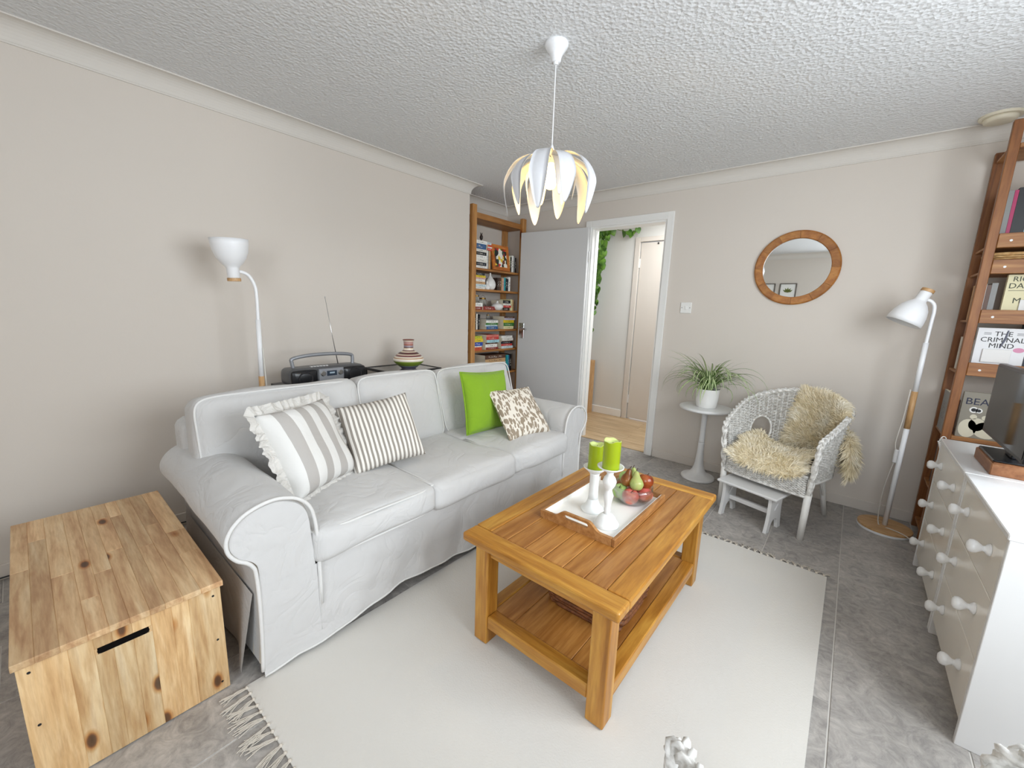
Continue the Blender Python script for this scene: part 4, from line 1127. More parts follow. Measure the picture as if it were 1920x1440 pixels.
# ================================================================== little white stool
st = thing('step_stool', 'small white wooden stool with diamond cut-outs in front of the wicker chair', 'stool', (2.392, 2.79, 0), math.radians(-16))
g = G(); g.box(-.176, .176, -.095, .095, .213, .228, .004); g.obj('seat', M_white, st, local=True)
prof = [(-.09, 0), (-.052, 0), (-.046, .03), (-.036, .055), (-.018, .07), (0, .074), (.018, .07), (.036, .055), (.046, .03), (.052, 0), (.09, 0), (.082, .035), (.074, .08), (.07, .13), (.07, .18), (.074, .213), (-.074, .213), (-.07, .18), (-.07, .13), (-.074, .08), (-.082, .035)]
dia = [(0.024, .163), (.012, .170), (-.024, .133), (-.012, .126)]
for sg in (-1, 1):
    g = G(); g.prism(prof, 0, sg * .135 - .009, sg * .135 + .009, holes=[dia]); g.obj('end_panel', M_white, st, local=True)
    g = G(); g.box(sg * .112 - .014, sg * .112 + .014, -.06, .06, .195, .213, .002); g.obj('cleat', M_white, st, local=True)
g = G(); g.box(-.126, .126, -.012, .012, .09, .118, .003); g.obj('stretcher', M_white, st, local=True)

# ================================================================== floor lamps
def lamp_shade(e, mtx, emit=False):
    outer = [(.026, .0), (.0275, .003), (.0275, .048), (.031, .056), (.046, .070), (.064, .096), (.076, .13), (.0815, .165), (.083, .188)]
    inner = [(.0815, .188), (.080, .165), (.0745, .13), (.0625, .097), (.044, .072), (.029, .058), (.0, .056)]
    g = G(); g.lathe(outer + inner, n=40, mat=mtx); sh = g.obj('lamp_shade', M_lampw, e, smooth=True)
    g = G(); g.lathe([(.0, -.016), (.0285, -.016), (.030, -.014), (.030, .0), (.0, .0)], n=32, mat=mtx); tag(g.obj('wooden_cap', M_beech, sh, smooth=False), 'beech disc on the end of the lamp head')
    g = G(); g.sphere((0, 0, 0), .024, 14, 10); g.xf(mtx @ Matrix.Translation((0, 0, .092))); g.obj('bulb', plain('opal_bulb', 'f4f2ea', .3), sh, smooth=True)
def lamp(label, bx, by, stem, shade_mtx, group):
    e = thing('floor_lamp', label, 'lamp', (bx, by, 0), group=group)
    g = G(); g.lathe([(.0, .0), (.128, .0), (.13, .003), (.13, .014), (.0, .014)], c=(bx, by, 0), n=56); g.obj('base_rim', M_lampw, e)
    g = G(); g.lathe([(.0, .014), (.1285, .014), (.1285, .025), (.126, .027), (.0, .027)], c=(bx, by, 0), n=56); tag(g.obj('base', M_beech, e), 'round beech base')
    stem(e); lamp_shade(e, shade_mtx); return e
# lamp by the back wall, head turned down to the left
def stemR(e):
    bx, by = 3.046, 3.252
    g = G(); g.tube([(bx, by, .027), (bx + .006, by, .64)], .0125, 12); g.obj('lower_pole', M_lampw, e, smooth=True)
    g = G(); g.tube([(bx + .006, by, .64), (bx + .007, by, .86)], .0145, 12); tag(g.obj('grip', M_beechz, e, smooth=True), 'beech section of the pole')
    g = G(); g.tube([(bx + .007, by, .86), (bx + .009, by, 1.14)], .0125, 12); g.obj('upper_pole', M_lampw, e, smooth=True)
    g = G(); g.tube(smooth_path([(bx + .009, by, 1.13), (bx + .012, by, 1.25), (bx + .014, by - .002, 1.31), (bx + .008, by - .006, 1.35), (bx - .012, by - .008, 1.372), (bx - .034, by - .01, 1.376)], 5), .0085, 10); g.obj('gooseneck', M_lampw, e, smooth=True)
    cbl = plain('pale_cable', 'd9d5cc', .5)
    g = G(); g.tube(smooth_path([(bx - .014, by - .012, .87), (bx - .019, by - .016, .7), (bx - .03, by - .02, .55), (bx - .016, by - .022, .47), (bx - .03, by - .02, .36), (bx - .04, by - .02, .2), (bx - .03, by - .02, .032), (bx + .02, by - .05, .03), (bx + .08, by - .09, .03), (bx + .14, by - .12, .004)], 5), .003, 6); c = g.obj('cable', cbl, e, smooth=True)
    g = G(); g.box(bx - .028, bx - .008, by - .032, by - .014, .43, .51, .004); g.obj('inline_switch', M_white, c)
def axis_mtx(p, d):
    z = Vector(d).normalized(); x = Vector((0, 0, 1)).cross(z); x.normalize(); y = z.cross(x)
    return Matrix(((x.x, y.x, z.x, p[0]), (x.y, y.y, z.y, p[1]), (x.z, y.z, z.z, p[2]), (0, 0, 0, 1)))
lamp('white floor lamp with its head bent down beside the right hand bookcase', 3.046, 3.252, stemR, axis_mtx((3.014, 3.242, 1.418), (-.42, -.12, -1.0)), 'matching white floor lamps')
def stemL(e):
    bx, by = .30, .812
    g = G(); g.tube([(bx, by, .027), (bx, by, .62)], .0125, 12); g.obj('lower_pole', M_lampw, e, smooth=True)
    g = G(); g.tube([(bx, by - .002, .62), (bx, by - .001, .845)], .0145, 12); tag(g.obj('grip', M_beechz, e, smooth=True), 'beech section of the pole')
    g = G(); g.tube([(bx, by - .001, .845), (bx, by + .004, 1.15)], .0125, 12); g.obj('upper_pole', M_lampw, e, smooth=True)
    g = G(); g.tube(smooth_path([(bx, by + .004, 1.14), (bx, by + .006, 1.26), (bx, by + .002, 1.32), (bx, by - .02, 1.37), (bx, by - .05, 1.388), (bx, by - .072, 1.388)], 5), .0085, 10); g.obj('gooseneck', M_lampw, e, smooth=True)
    g = G(); g.tube(smooth_path([(bx + .012, by + .012, 1.0), (bx + .012, by + .016, .8), (bx + .012, by + .02, .3), (bx + .0, by + .02, .03)], 4), .003, 6); g.obj('cable', MC['pale_cable'], e, smooth=True)
lamp('white floor lamp with its head turned up behind the sofa', .30, .812, stemL, axis_mtx((.30, .722, 1.356), (.02, -.05, 1.0)), 'matching white floor lamps')

# ================================================================== mirror, switch, smoke alarm, wall pictures
mr_ = thing('round_mirror', 'round mirror in a broad oak frame on the back wall', 'mirror', (2.365, YB, 1.592))
mm = Matrix.Translation((2.365, YB, 1.592)) @ Matrix.Rotation(PI / 2, 4, 'X')
segs = 12
for k in range(segs):
    g = G(); P = []
    for a in np.linspace(2 * PI * k / segs + .004, 2 * PI * (k + 1) / segs - .004, 8):
        sec = [(.196, .003), (.196, .016), (.2, .02), (.24, .022), (.248, .016), (.249, .002)]
        P.append([(r_ * math.cos(a), r_ * math.sin(a), z) for r_, z in sec])
    g.grid(P); g.xf(mm); g.obj('frame_segment', M_mirw, mr_, smooth=False)
g = G(); g.lathe([(.0, .001), (.2485, .001), (.2485, .003), (.0, .003)], n=64, mat=mm); g.obj('backing', M_mirw, mr_)
g = G(); g.prism([(2.365 + .199 * math.cos(a), 1.592 + .199 * math.sin(a)) for a in np.linspace(0, 2 * PI, 72, endpoint=False)], 1, YB - .006, YB - .004); g.obj('mirror_glass', M_mirror, mr_)
sw = thing('light_switch', 'white square light switch beside the doorway', 'switch', (1.662, YB, 1.305))
g = G(); g.box(1.619, 1.705, YB - .009, YB, 1.262, 1.348, .003); g.obj('switch_plate', M_gloss, sw)
g = G(); g.box(1.652, 1.672, YB - .013, YB - .008, 1.29, 1.32, .002); g.obj('rocker', M_gloss, sw)
for x in (1.631, 1.693):
    g = G(); g.tube([(x, YB - .0095, 1.305), (x, YB - .0085, 1.305)], .0032, 8); g.obj('screw', M_darkm, sw)
sm = thing('smoke_alarm', 'round cream smoke alarm on the ceiling above the right hand bookcase', 'smoke alarm', (3.155, 3.325, ZC))
g = G(); g.lathe([(.0, -.012), (.078, -.012), (.08, -.009), (.08, 0), (.0, 0)], c=(3.155, 3.325, ZC), n=44); g.obj('base_plate', M_cream, sm, smooth=False)
g = G(); g.lathe([(.0, -.034), (.05, -.034), (.058, -.03), (.062, -.02), (.064, -.012), (.0, -.012)], c=(3.155, 3.325, ZC), n=44); g.obj('cover', M_cream, sm, smooth=True)
for k, (x0, x1) in enumerate(((1.655, 1.895), (1.35, 1.59))):
    pc = thing('framed_picture', ('framed leaf print on the wall opposite, larger in the mirror', 'framed leaf print at the mirror edge on the wall opposite')[k], 'picture', ((x0 + x1) / 2, YF, 1.5), group='leaf prints seen in the mirror')
    z0_, z1_ = 1.50, 1.825; t = .014
    for (a, b_, c_, d_) in ((x0, x1, z0_, z0_ + t), (x0, x1, z1_ - t, z1_), (x0, x0 + t, z0_ + t, z1_ - t), (x1 - t, x1, z0_ + t, z1_ - t)):
        g = G(); g.box(a, b_, YF, YF + .02, c_, d_, .002); g.obj('frame', plain('picture_frame', '5a534c', .5), pc)
    g = G(); g.box(x0 + t, x1 - t, YF, YF + .008, z0_ + t, z1_ - t); g.obj('mount', plain('picture_paper', 'efeeea', .8), pc)
    g = G()
    xm_, zm_ = (x0 + x1) / 2, (z0_ + z1_) / 2 + .01
    for a in (-1.0, -.5, 0, .5, 1.0):
        dx, dz = math.sin(a), math.cos(a); L = .085
        g.add([(xm_, YF + .009, zm_), (xm_ + dx * L * .5 - dz * .016, YF + .009, zm_ + dz * L * .5 + dx * .016), (xm_ + dx * L, YF + .009, zm_ + dz * L), (xm_ + dx * L * .5 + dz * .016, YF + .009, zm_ + dz * L * .5 - dx * .016)], [(0, 1, 2, 3)])
    o = g.obj('leaf_print', plain('print_green', '6a7432', .8, var=.3, vscale=40), pc); o['kind'] = 'stuff'

# ================================================================== pendant lamp
pd = thing('pendant_lamp', 'white flower shaped pendant lamp with curved petals hanging from the ceiling', 'lamp', (1.663, 1.512, ZC))
pc_ = (1.663, 1.512)
g = G(); g.lathe([tuple(q) for q in smooth_path([(.046, 0), (.047, -.008), (.042, -.018), (.03, -.034), (.022, -.05), (.0185, -.068)], 4)] + [(.0, -.068)], c=(pc_[0], pc_[1], ZC), n=36); g.obj('ceiling_rose', M_lampw, pd, smooth=True)
g = G(); g.lathe([(.010, -.066), (.010, -.078), (.0, -.078)], c=(pc_[0], pc_[1], ZC), n=16); g.obj('cord_grip', M_lampw, pd)
g = G(); g.tube([(pc_[0], pc_[1], ZC - .075), (pc_[0], pc_[1], 1.91)], .0022, 6); g.obj('cord', M_lampw, pd)
g = G(); g.lathe([(.003, .03), (.009, .012), (.017, 0), (.017, -.045), (.0, -.045)], c=(pc_[0], pc_[1], 1.90), n=20); g.obj('lamp_holder', M_lampw, pd, smooth=True)
g = G(); g.lathe([(.03, .0), (.03, .004), (.0, .004)], c=(pc_[0], pc_[1], 1.868), n=24); g.obj('petal_ring', M_lampw, pd)
M_petal = plain('petal_plastic', 'd9dade', .35, .5, var=.008)
def petal(R, drop, wmax, base_r=.022):
    pts = smooth_path([(base_r, 0), (R * .42, .012), (R * .78, -.02), (R, -drop * .38), (R * 1.0, -drop * .62), (R * .9, -drop)], 6); n = len(pts); g = G(); rows = []
    for i, (r_, z) in enumerate(pts):
        t = i / (n - 1); w_ = wmax * (.34 + .66 * math.sin(min(1, t * 1.55) * PI / 2)) * (1 - max(0, (t - .62) / .38) ** 2.2 * .9)
        rows.append([(r_ - abs(s_) ** 2 * w_ * .12, s_ * w_, z) for s_ in (-1, -.5, 0, .5, 1)])
    top = rows; th = .0014
    bot = [[(x - th * .7, y, z - th * .7) for (x, y, z) in r] for r in rows]
    g.grid(top); o = len(g.v); g.grid([r[::-1] for r in bot])
    m_ = len(rows)
    ring = [(i, 0) for i in range(m_)] + [(m_ - 1, j) for j in range(1, 5)] + [(i, 4) for i in range(m_ - 2, -1, -1)]
    for (i, j), (k, l) in zip(ring[:-1], ring[1:]):
        g.f.append((i * 5 + j, k * 5 + l, o + k * 5 + 4 - l, o + i * 5 + 4 - j)); g.m.append(0)
    return g.mesh('petal', M_petal, True)
pm1, pm2, pm3 = petal(.196, .232, .037), petal(.18, .2, .034), petal(.105, .15, .026)
def put_petal(me, a, z):
    o = bpy.data.objects.new('petal', me); COL.objects.link(o); o.parent = pd; o.matrix_parent_inverse = pmat(pd).inverted()
    o.location = (pc_[0], pc_[1], z); o.rotation_euler = (0, 0, a)
for k in range(5): put_petal(pm1, 2 * PI * k / 5 + .05, 1.873)
for k in range(5): put_petal(pm2, 2 * PI * (k + .5) / 5 + .05, 1.869)
for k in range(6): put_petal(pm3, 2 * PI * k / 6 + .5, 1.862)
g = G(); g.lathe([tuple(q) for q in smooth_path([(.0001, -.062), (.018, -.056), (.029, -.03), (.026, -.005), (.015, .02), (.013, .035)], 4)], c=(pc_[0], pc_[1], 1.815), n=24); g.obj('bulb', M_bulb, pd, smooth=True)
bl = bpy.data.lights.new('bulb_light', 'POINT'); bl.energy = 1.9; bl.color = (1.0, .6, .1); bl.shadow_soft_size = .035
bo = bpy.data.objects.new('bulb_light', bl); COL.objects.link(bo); bo.location = (pc_[0], pc_[1], 1.745)

# ================================================================== chests of drawers, television
def dresser(label, y0, y1, group):
    X0, X1, H = 3.145, XR - .02, .69
    e = thing('chest_of_drawers', label, 'drawers', ((X0 + X1) / 2, (y0 + y1) / 2, 0), group=group)
    g = G(); g.box(X0 - .004, X1, y0, y1, H - .018, H, .0025); g.obj('top_panel', M_white, e)
    for a in (y0, y1 - .018):
        g = G(); g.box(X0, X1, a, a + .018, 0, H - .018, .0015); g.obj('side_panel', M_white, e)
    g = G(); g.box(X1 - .01, X1, y0 + .018, y1 - .018, .02, H - .018); g.obj('back_panel', M_white, e)
    g = G(); g.box(X0 + .04, X0 + .055, y0 + .018, y1 - .018, 0, .085); g.obj('plinth', M_drawer, e)
    g = G(); g.box(X0 + .03, X1 - .02, y0 + .018, y1 - .018, .075, .085); g.obj('bottom_panel', M_white, e)
    rows = [(.07, .272), (.276, .472), (.476, .669)]
    for (za, zb) in rows:
        g = G(); g.box(X0 + .002, X0 + .018, y0 + .021, y1 - .021, za, zb, .0012); d = g.obj('drawer', M_drawer, e)
        for fr_ in (.22, .76):
            yk = y0 + (y1 - y0) * fr_; zk = (za + zb) / 2 + .01
            m_ = axis_mtx((X0 + .002, yk, zk), (-1, 0, 0))
            pr = [(.0175, 0), (.0185, .003), (.015, .008), (.0095, .012), (.0085, .017), (.012, .022), (.0185, .03), (.0205, .037), (.0185, .045), (.011, .05), (.0001, .0515)]
            g = G(); g.lathe([tuple(q) for q in pr], n=18, mat=m_); g.obj('knob', M_white, d, smooth=True)
    return e
dresser('white chest of drawers nearest the camera with turned knobs', 1.665, 2.262, 'twin white chests of drawers')
dr1 = dresser('white chest of drawers under the television by the bookcase', 2.268, 2.87, 'twin white chests of drawers')
e = bpy.data.objects['chest_of_drawers']; g = G(); g.tube([(3.26, 1.6652, .065), (3.26, 1.6642, .065)], .006, 12); g.obj('cam_bolt', M_chrome, e)
bxz = .69
e = thing('wooden_riser', 'reddish wooden box stand under the television', 'stand', (3.30, 2.435, bxz))
g = G(); g.box(3.208, 3.40, 2.30, 2.57, bxz, bxz + .046, .003); g.obj('box_body', M_stand, e)
g = G(); g.box(3.214, 3.394, 2.306, 2.564, bxz + .046, bxz + .049); g.obj('box_lid', M_stand, e)
tvz = bxz + .049
tv = thing('television', 'black flat screen television on a wooden riser', 'television', (3.28, 2.42, tvz))
g = G(); g.box(3.212, 3.37, 2.315, 2.555, tvz, tvz + .008, .003); g.obj('stand_foot', M_black, tv)
g = G(); g.box(3.268, 3.288, 2.38, 2.47, tvz + .008, tvz + .09, .003); g.obj('stand_neck', M_black, tv)
g = G(); g.box(3.247, 3.277, 2.16, 2.755, tvz + .038, tvz + .346, .004); g.obj('bezel', M_black, tv)
g = G(); g.box(3.2455, 3.2465, 2.175, 2.74, tvz + .055, tvz + .334); g.obj('screen', plain('tv_screen', '08090c', .06, .2, var=.0), tv)

# ================================================================== books
BM = {}
def book_mat(col):
    if col in BM: return BM[col]
    m, nt, b = new_mat('book_' + col); c = lin(col); lum = .3 * c[0] + .59 * c[1] + .11 * c[2]
    tc = N(nt, 'ShaderNodeTexCoord'); sp = N(nt, 'ShaderNodeSeparateXYZ'); nt.links.new(tc.outputs['Generated'], sp.inputs[0])
    mp = N(nt, 'ShaderNodeMapping'); mp.inputs['Scale'].default_value = (170, 170, 90); nt.links.new(tc.outputs['Object'], mp.inputs[0])
    n = noise(nt, mp.outputs[0], 1.0, 1); gt = N(nt, 'ShaderNodeMath', operation='GREATER_THAN'); gt.inputs[1].default_value = .56; nt.links.new(n.outputs['Fac'], gt.inputs[0])
    def band(o, lo, hi):
        a = N(nt, 'ShaderNodeMath', operation='GREATER_THAN'); a.inputs[1].default_value = lo; nt.links.new(sp.outputs[o], a.inputs[0])
        d = N(nt, 'ShaderNodeMath', operation='LESS_THAN'); d.inputs[1].default_value = hi; nt.links.new(sp.outputs[o], d.inputs[0])
        q = N(nt, 'ShaderNodeMath', operation='MULTIPLY'); nt.links.new(a.outputs[0], q.inputs[0]); nt.links.new(d.outputs[0], q.inputs[1]); return q
    q = N(nt, 'ShaderNodeMath', operation='MULTIPLY'); nt.links.new(band('Z', .28, .72).outputs[0], q.inputs[0]); nt.links.new(band('Y', .18, .82).outputs[0], q.inputs[1])
    q2 = N(nt, 'ShaderNodeMath', operation='MULTIPLY'); nt.links.new(q.outputs[0], q2.inputs[0]); nt.links.new(gt.outputs[0], q2.inputs[1])
    q3 = N(nt, 'ShaderNodeMath', operation='MULTIPLY'); nt.links.new(q2.outputs[0], q3.inputs[0]); q3.inputs[1].default_value = .75
    mx = N(nt, 'ShaderNodeMixRGB'); nt.links.new(q3.outputs[0], mx.inputs[0]); mx.inputs[1].default_value = c
    mx.inputs[2].default_value = lin('33302e') if lum > .25 else lin('e8e2d4')
    nt.links.new(mx.outputs[0], b.inputs['Base Color']); b.inputs['Roughness'].default_value = .45
    BM[col] = m; return m
CN = {'f1efe9': 'white', 'e8e4da': 'off-white', '1d2430': 'navy', '2b5a8c': 'blue', '17181b': 'black', 'c9413a': 'red', '8c2f2a': 'dark red', 'e2c62c': 'yellow', 'c7cf3c': 'yellow-green', '3e7a35': 'green',
      '2aa0a8': 'turquoise', 'a9d5de': 'pale blue', 'd97a6e': 'coral', '5a3a28': 'brown', 'c9a274': 'tan', 'b9b4c4': 'lilac', 'e6dfae': 'cream', '2f4fa8': 'royal blue', 'd8562f': 'orange', '8a8a88': 'grey', 'b0275e': 'magenta', 'd7a8a0': 'pink', '3a2a22': 'dark brown', 'cfe0e4': 'pale grey-blue'}
def bookbox(x0, x1, y0, y1, z0, z1, spine, col, label, group, tilt=0.0):
    """one book; spine: the face (axis, sign) that shows the title; page faces are the open ones"""
    ax, lying = spine
    g = G(); g.box(x0 - (x0 + x1) / 2, x1 - (x0 + x1) / 2, y0 - (y0 + y1) / 2, y1 - (y0 + y1) / 2, 0, z1 - z0)
    # box face order: -z, +z, -y, +y, -x, +x
    pages = {('x', True): (2, 3, 4), ('x', False): (0, 1, 4), ('y', True): (3, 4, 5), ('y', False): (0, 1, 3)}[(ax, lying)]
    g.m = [1 if i in pages else 0 for i in range(6)]
    o = g.obj('book', [book_mat(col), M_paper]); o.location = ((x0 + x1) / 2, (y0 + y1) / 2, z0); o.rotation_euler = (tilt, 0, 0) if ax == 'x' else (0, tilt, 0)
    return tag(o, label, 'book', group)
ORD = ['bottom', 'second up', 'third up', 'fourth up', 'fifth up', 'sixth up', 'seventh up', 'eighth up']
NTH = ['first', 'second', 'third', 'fourth', 'fifth', 'sixth', 'seventh', 'eighth']
SHX = -.012
def stack(y0, y1, z, items, where, group):
    rnd = random.Random(int(y0 * 1000 + z * 77))
    for i, (col, th) in enumerate(items):
        j = rnd.uniform(-.006, .006); x1 = SHX - .02 + rnd.uniform(-.012, .006); top = 'topmost' if i == len(items) - 1 else ORD[i]
        bookbox(x1 - .16, x1, y0 + j, y1 + j + rnd.uniform(-.012, .004), z, z + th - .0006, ('x', True), col, f'{CN[col]} book lying {top} in the {where}', group); z += th
    return z
def row(y, z, items, where, group):
    for i, it in enumerate(items):
        col, th, h = it[:3]; tilt = it[3] if len(it) > 3 else 0
        bookbox(SHX - .18, SHX - .03, y, y + th - .0008, z, z + h, ('x', False), col, f'{CN[col]} upright book, {NTH[i]} in the {where}', group, tilt); y += th
    return y

# ---- alcove bookcase on the left
bcL = thing('alcove_bookcase', 'open pine shelving unit filled with books in the alcove beside the door', 'bookcase', (-.14, 3.07, 0))
for (x0, x1) in ((-.04, 0.0), (-.285, -.245)):
    for (y0, y1) in ((2.69, 2.745), (3.405, 3.46)):
        g = G(); g.box(x0, x1, y0, y1, 0, 2.155, .002); g.obj('upright', M_shelfz, bcL)
SZL = [2.07, 1.617, 1.426, 1.231, 1.043, .842, .60, .35, .08]
for z in SZL:
    g = G(); g.box(-.243, -.042, 2.70, 3.45, z - .018, z, .002); g.obj('shelf_board', M_shelfy, bcL)
    g = G(); g.box(-.042, -.026, 2.746, 3.404, z - .02, z + (.0 if z < 2 else .03), .002); g.obj('shelf_lip', M_shelfy, bcL)
gl = 'books in the alcove bookcase'
z = SZL[1]
zt = stack(2.765, 2.915, z, [('f1efe9', .022), ('1d2430', .03), ('e8e4da', .035), ('f1efe9', .03), ('17181b', .03), ('e8e4da', .025), ('2b5a8c', .045), ('f1efe9', .03)], 'left pile on the picture shelf', gl)
fg = thing('figurine', 'small dark figurine with pointed ears on the left pile of books', 'figurine', (-.07, 2.875, zt))
g = G(); g.lathe([tuple(q) for q in smooth_path([(.012, 0), (.014, .004), (.008, .012), (.016, .03), (.014, .048), (.006, .058)], 3)] + [(.0, .058)], n=12); g.obj('body', plain('dark_carving', '2a1d18', .5), fg, smooth=True, local=True)
for sg in (-1, 1):
    g = G(); g.tube([(0, sg * .002, .054), (0, sg * .012, .078)], [.007, .002], 6); g.obj('ear', MC['dark_carving'], fg, smooth=True, local=True)
row(2.92, z, [('f1efe9', .02, .17), ('8a8a88', .012, .17), ('c9a274', .026, .17)], 'row left of the framed painting', gl)
stack(2.92, 2.985, z + .171, [('c9413a', .022), ('f1efe9', .01), ('d8562f', .02), ('cfe0e4', .022)], 'small pile over the upright books', gl)
pf = thing('framed_painting', 'bright abstract painting in an orange wooden frame leaning on the bookcase shelf', 'picture', (-.02, 3.12, z), rot=(0, math.radians(-9), 0))
g = G()
fr_o = [(-.125, .002), (.125, .002), (.125, .245), (-.125, .245)]; fr_i = [(-.092, .034), (.092, .034), (.092, .213), (-.092, .213)]
M_orange = wood('orange_frame', [(.3, 'a85a1e'), (.5, 'c4722a'), (.75, 'd98c42')], (14, 3, 14), .4, vary=0)
g.prism(fr_o, 0, -.012, .004, holes=[fr_i]); g.obj('frame', M_orange, pf, local=True)
g = G(); g.prism(fr_i, 0, -.010, -.002)
m, nt, b = new_mat('abstract_paint'); v = coords(nt, (1, 34, 30)); vo = N(nt, 'ShaderNodeTexVoronoi'); vo.inputs['Scale'].default_value = 1; nt.links.new(v, vo.inputs['Vector'])
r = ramp(nt, [(0, '1c1c1c'), (.18, 'f0ece0'), (.34, '7fae2e'), (.46, 'f0ece0'), (.56, 'c8352c'), (.66, '2d4a3a'), (.76, 'e8c53a'), (.86, 'efe9dc'), (.95, '7a3d1e')]); r.color_ramp.interpolation = 'CONSTANT'
sp = N(nt, 'ShaderNodeSeparateColor'); nt.links.new(vo.outputs['Color'], sp.inputs[0]); nt.links.new(sp.outputs[0], r.inputs[0]); nt.links.new(r.outputs[0], b.inputs['Base Color'])
g.obj('canvas', m, pf, local=True)
row(3.255, z, [('e6dfae', .016, .155), ('17181b', .022, .15), ('f1efe9', .03, .165), ('8a8a88', .022, .16), ('17181b', .02, .15)], 'row right of the framed painting', gl)
z = SZL[2]
stack(2.765, 2.91, z, [('f1efe9', .022), ('cfe0e4', .022), ('c9a274', .024), ('f1efe9', .022), ('d7a8a0', .015), ('e2c62c', .02), ('1d2430', .022)], 'pile beside the teardrop vase', gl)
def vase(label, pr, loc, group='white vases in the alcove bookcase'):
    g = G(); g.lathe([(max(1e-4, a), b_) for a, b_ in [tuple(q) for q in smooth_path(pr, 4)]], n=28); o = g.obj('vase', M_ceramic, None, smooth=True); o.location = loc; return tag(o, label, 'vase', group)
vase('tall white teardrop vase on the second shelf of the alcove bookcase', [(.03, 0), (.045, .012), (.056, .045), (.048, .083), (.025, .115), (.010, .138), (.008, .158), (.011, .162), (.007, .160)], (-.08, 3.02, z))
vase('small white bottle vase next to the teardrop vase', [(.024, 0), (.03, .012), (.024, .035), (.009, .055), (.007, .075), (.009, .078), (.006, .077)], (-.05, 2.945, z))
row(3.085, z, [('3a2a22', .03, .12), ('5a3a28', .03, .125), ('c9a274', .02, .125), ('d7a8a0', .018, .125), ('2aa0a8', .026, .13), ('17181b', .024, .125), ('1d2430', .02, .12), ('f1efe9', .03, .14)], 'row right of the teardrop vase', gl)
z = SZL[3]
zt = stack(2.765, 2.875, z, [('8c2f2a', .03), ('f1efe9', .035)], 'pair under the left glass jar', gl)
def jar(label, loc, s=1.0):
    e = thing('glass_jar', label, 'jar', loc, group='glass jars in the alcove bookcase')
    g = G(); g.lathe([(.0, 0), (.03 * s, 0), (.034 * s, .005), (.034 * s, .05 * s), (.026 * s, .06 * s), (.026 * s, .066 * s), (.023 * s, .066 * s), (.031 * s, .05 * s), (.031 * s, .006), (.0, .004)], n=20); g.obj('jar_glass', M_glass, e, smooth=True, local=True)
    g = G(); g.lathe([(.028 * s, .058 * s), (.028 * s, .07 * s), (.0, .072 * s)], n=20); g.obj('lid', plain('brass', '8d6f3a', .35, metal=.8), e, local=True)
    g = G(); g.tube([(.03 * s * math.cos(a), 0, .06 * s + .03 * s * math.sin(a)) for a in np.linspace(0, PI, 10)], .0013, 4); g.obj('wire_handle', M_darkm, e, local=True)
jar('glass jar with a wire handle on the pair of books', (-.08, 2.83, zt))
zt = stack(2.885, 3.06, z, [('8c2f2a', .035)], 'space under the brass lidded jar', gl)
jar('glass jar with a brass lid on the flat dark red book', (-.10, 2.94, zt), 1.15)
vase('squat round white vase on the third shelf of the alcove bookcase', [(.025, 0), (.045, .01), (.06, .035), (.05, .058), (.02, .07), (.011, .078), (.010, .09), (.013, .092), (.008, .091)], (-.05, 3.10, z))
stack(3.17, 3.29, z, [('3a2a22', .03), ('c9413a', .022), ('e8e4da', .02), ('17181b', .03)], 'pile right of the squat vase', gl)
row(3.295, z, [('e6dfae', .03, .115), ('c9a274', .022, .11)], 'row at the right end of the vase shelf', gl)
z = SZL[4]
row(2.765, z, [('f1efe9', .018, .15), ('17181b', .014, .15), ('e8e4da', .02, .15), ('17181b', .022, .145, -.10)], 'row at the left of the jar shelf', gl)
zt = stack(2.925, 3.10, z, [('2b5a8c', .03), ('cfe0e4', .014), ('3e7a35', .02), ('f1efe9', .024), ('8a8a88', .012)], 'middle pile with a blue base', gl)
jar('little glass jar on the pile with the blue base', (-.07, 2.99, zt), .6)
stack(3.19, 3.36, z, [('e6dfae', .03), ('3e7a35', .034), ('e2c62c', .028), ('b9b4c4', .02), ('5a3a28', .016)], 'right pile with a cream base', gl)
z = SZL[5]
stack(2.765, 2.885, z, [('d8562f', .032), ('f1efe9', .012), ('2f4fa8', .038), ('e2c62c', .034), ('c7cf3c', .022)], 'left pile on the shelf of three piles', gl)
stack(2.935, 3.12, z, [('8c2f2a', .022), ('f1efe9', .032), ('5a3a28', .016), ('a9d5de', .028), ('c9413a', .028), ('d97a6e', .022)], 'middle pile on the shelf of three piles', gl)
stack(3.165, 3.345, z, [('cfe0e4', .026), ('c9413a', .022), ('1d2430', .022), ('5a3a28', .01), ('e8e4da', .03), ('f1efe9', .022)], 'right pile on the shelf of three piles', gl)
z = SZL[6]
stack(2.93, 3.24, z, [('3a2a22', .06), ('e8e4da', .045), ('c9a274', .04), ('5a3a28', .04)], 'pile just above the sofa back', gl)
row(3.26, z, [('2aa0a8', .03, .17), ('2b5a8c', .016, .165), ('17181b', .035, .18)], 'row by the door edge above the sofa', gl)

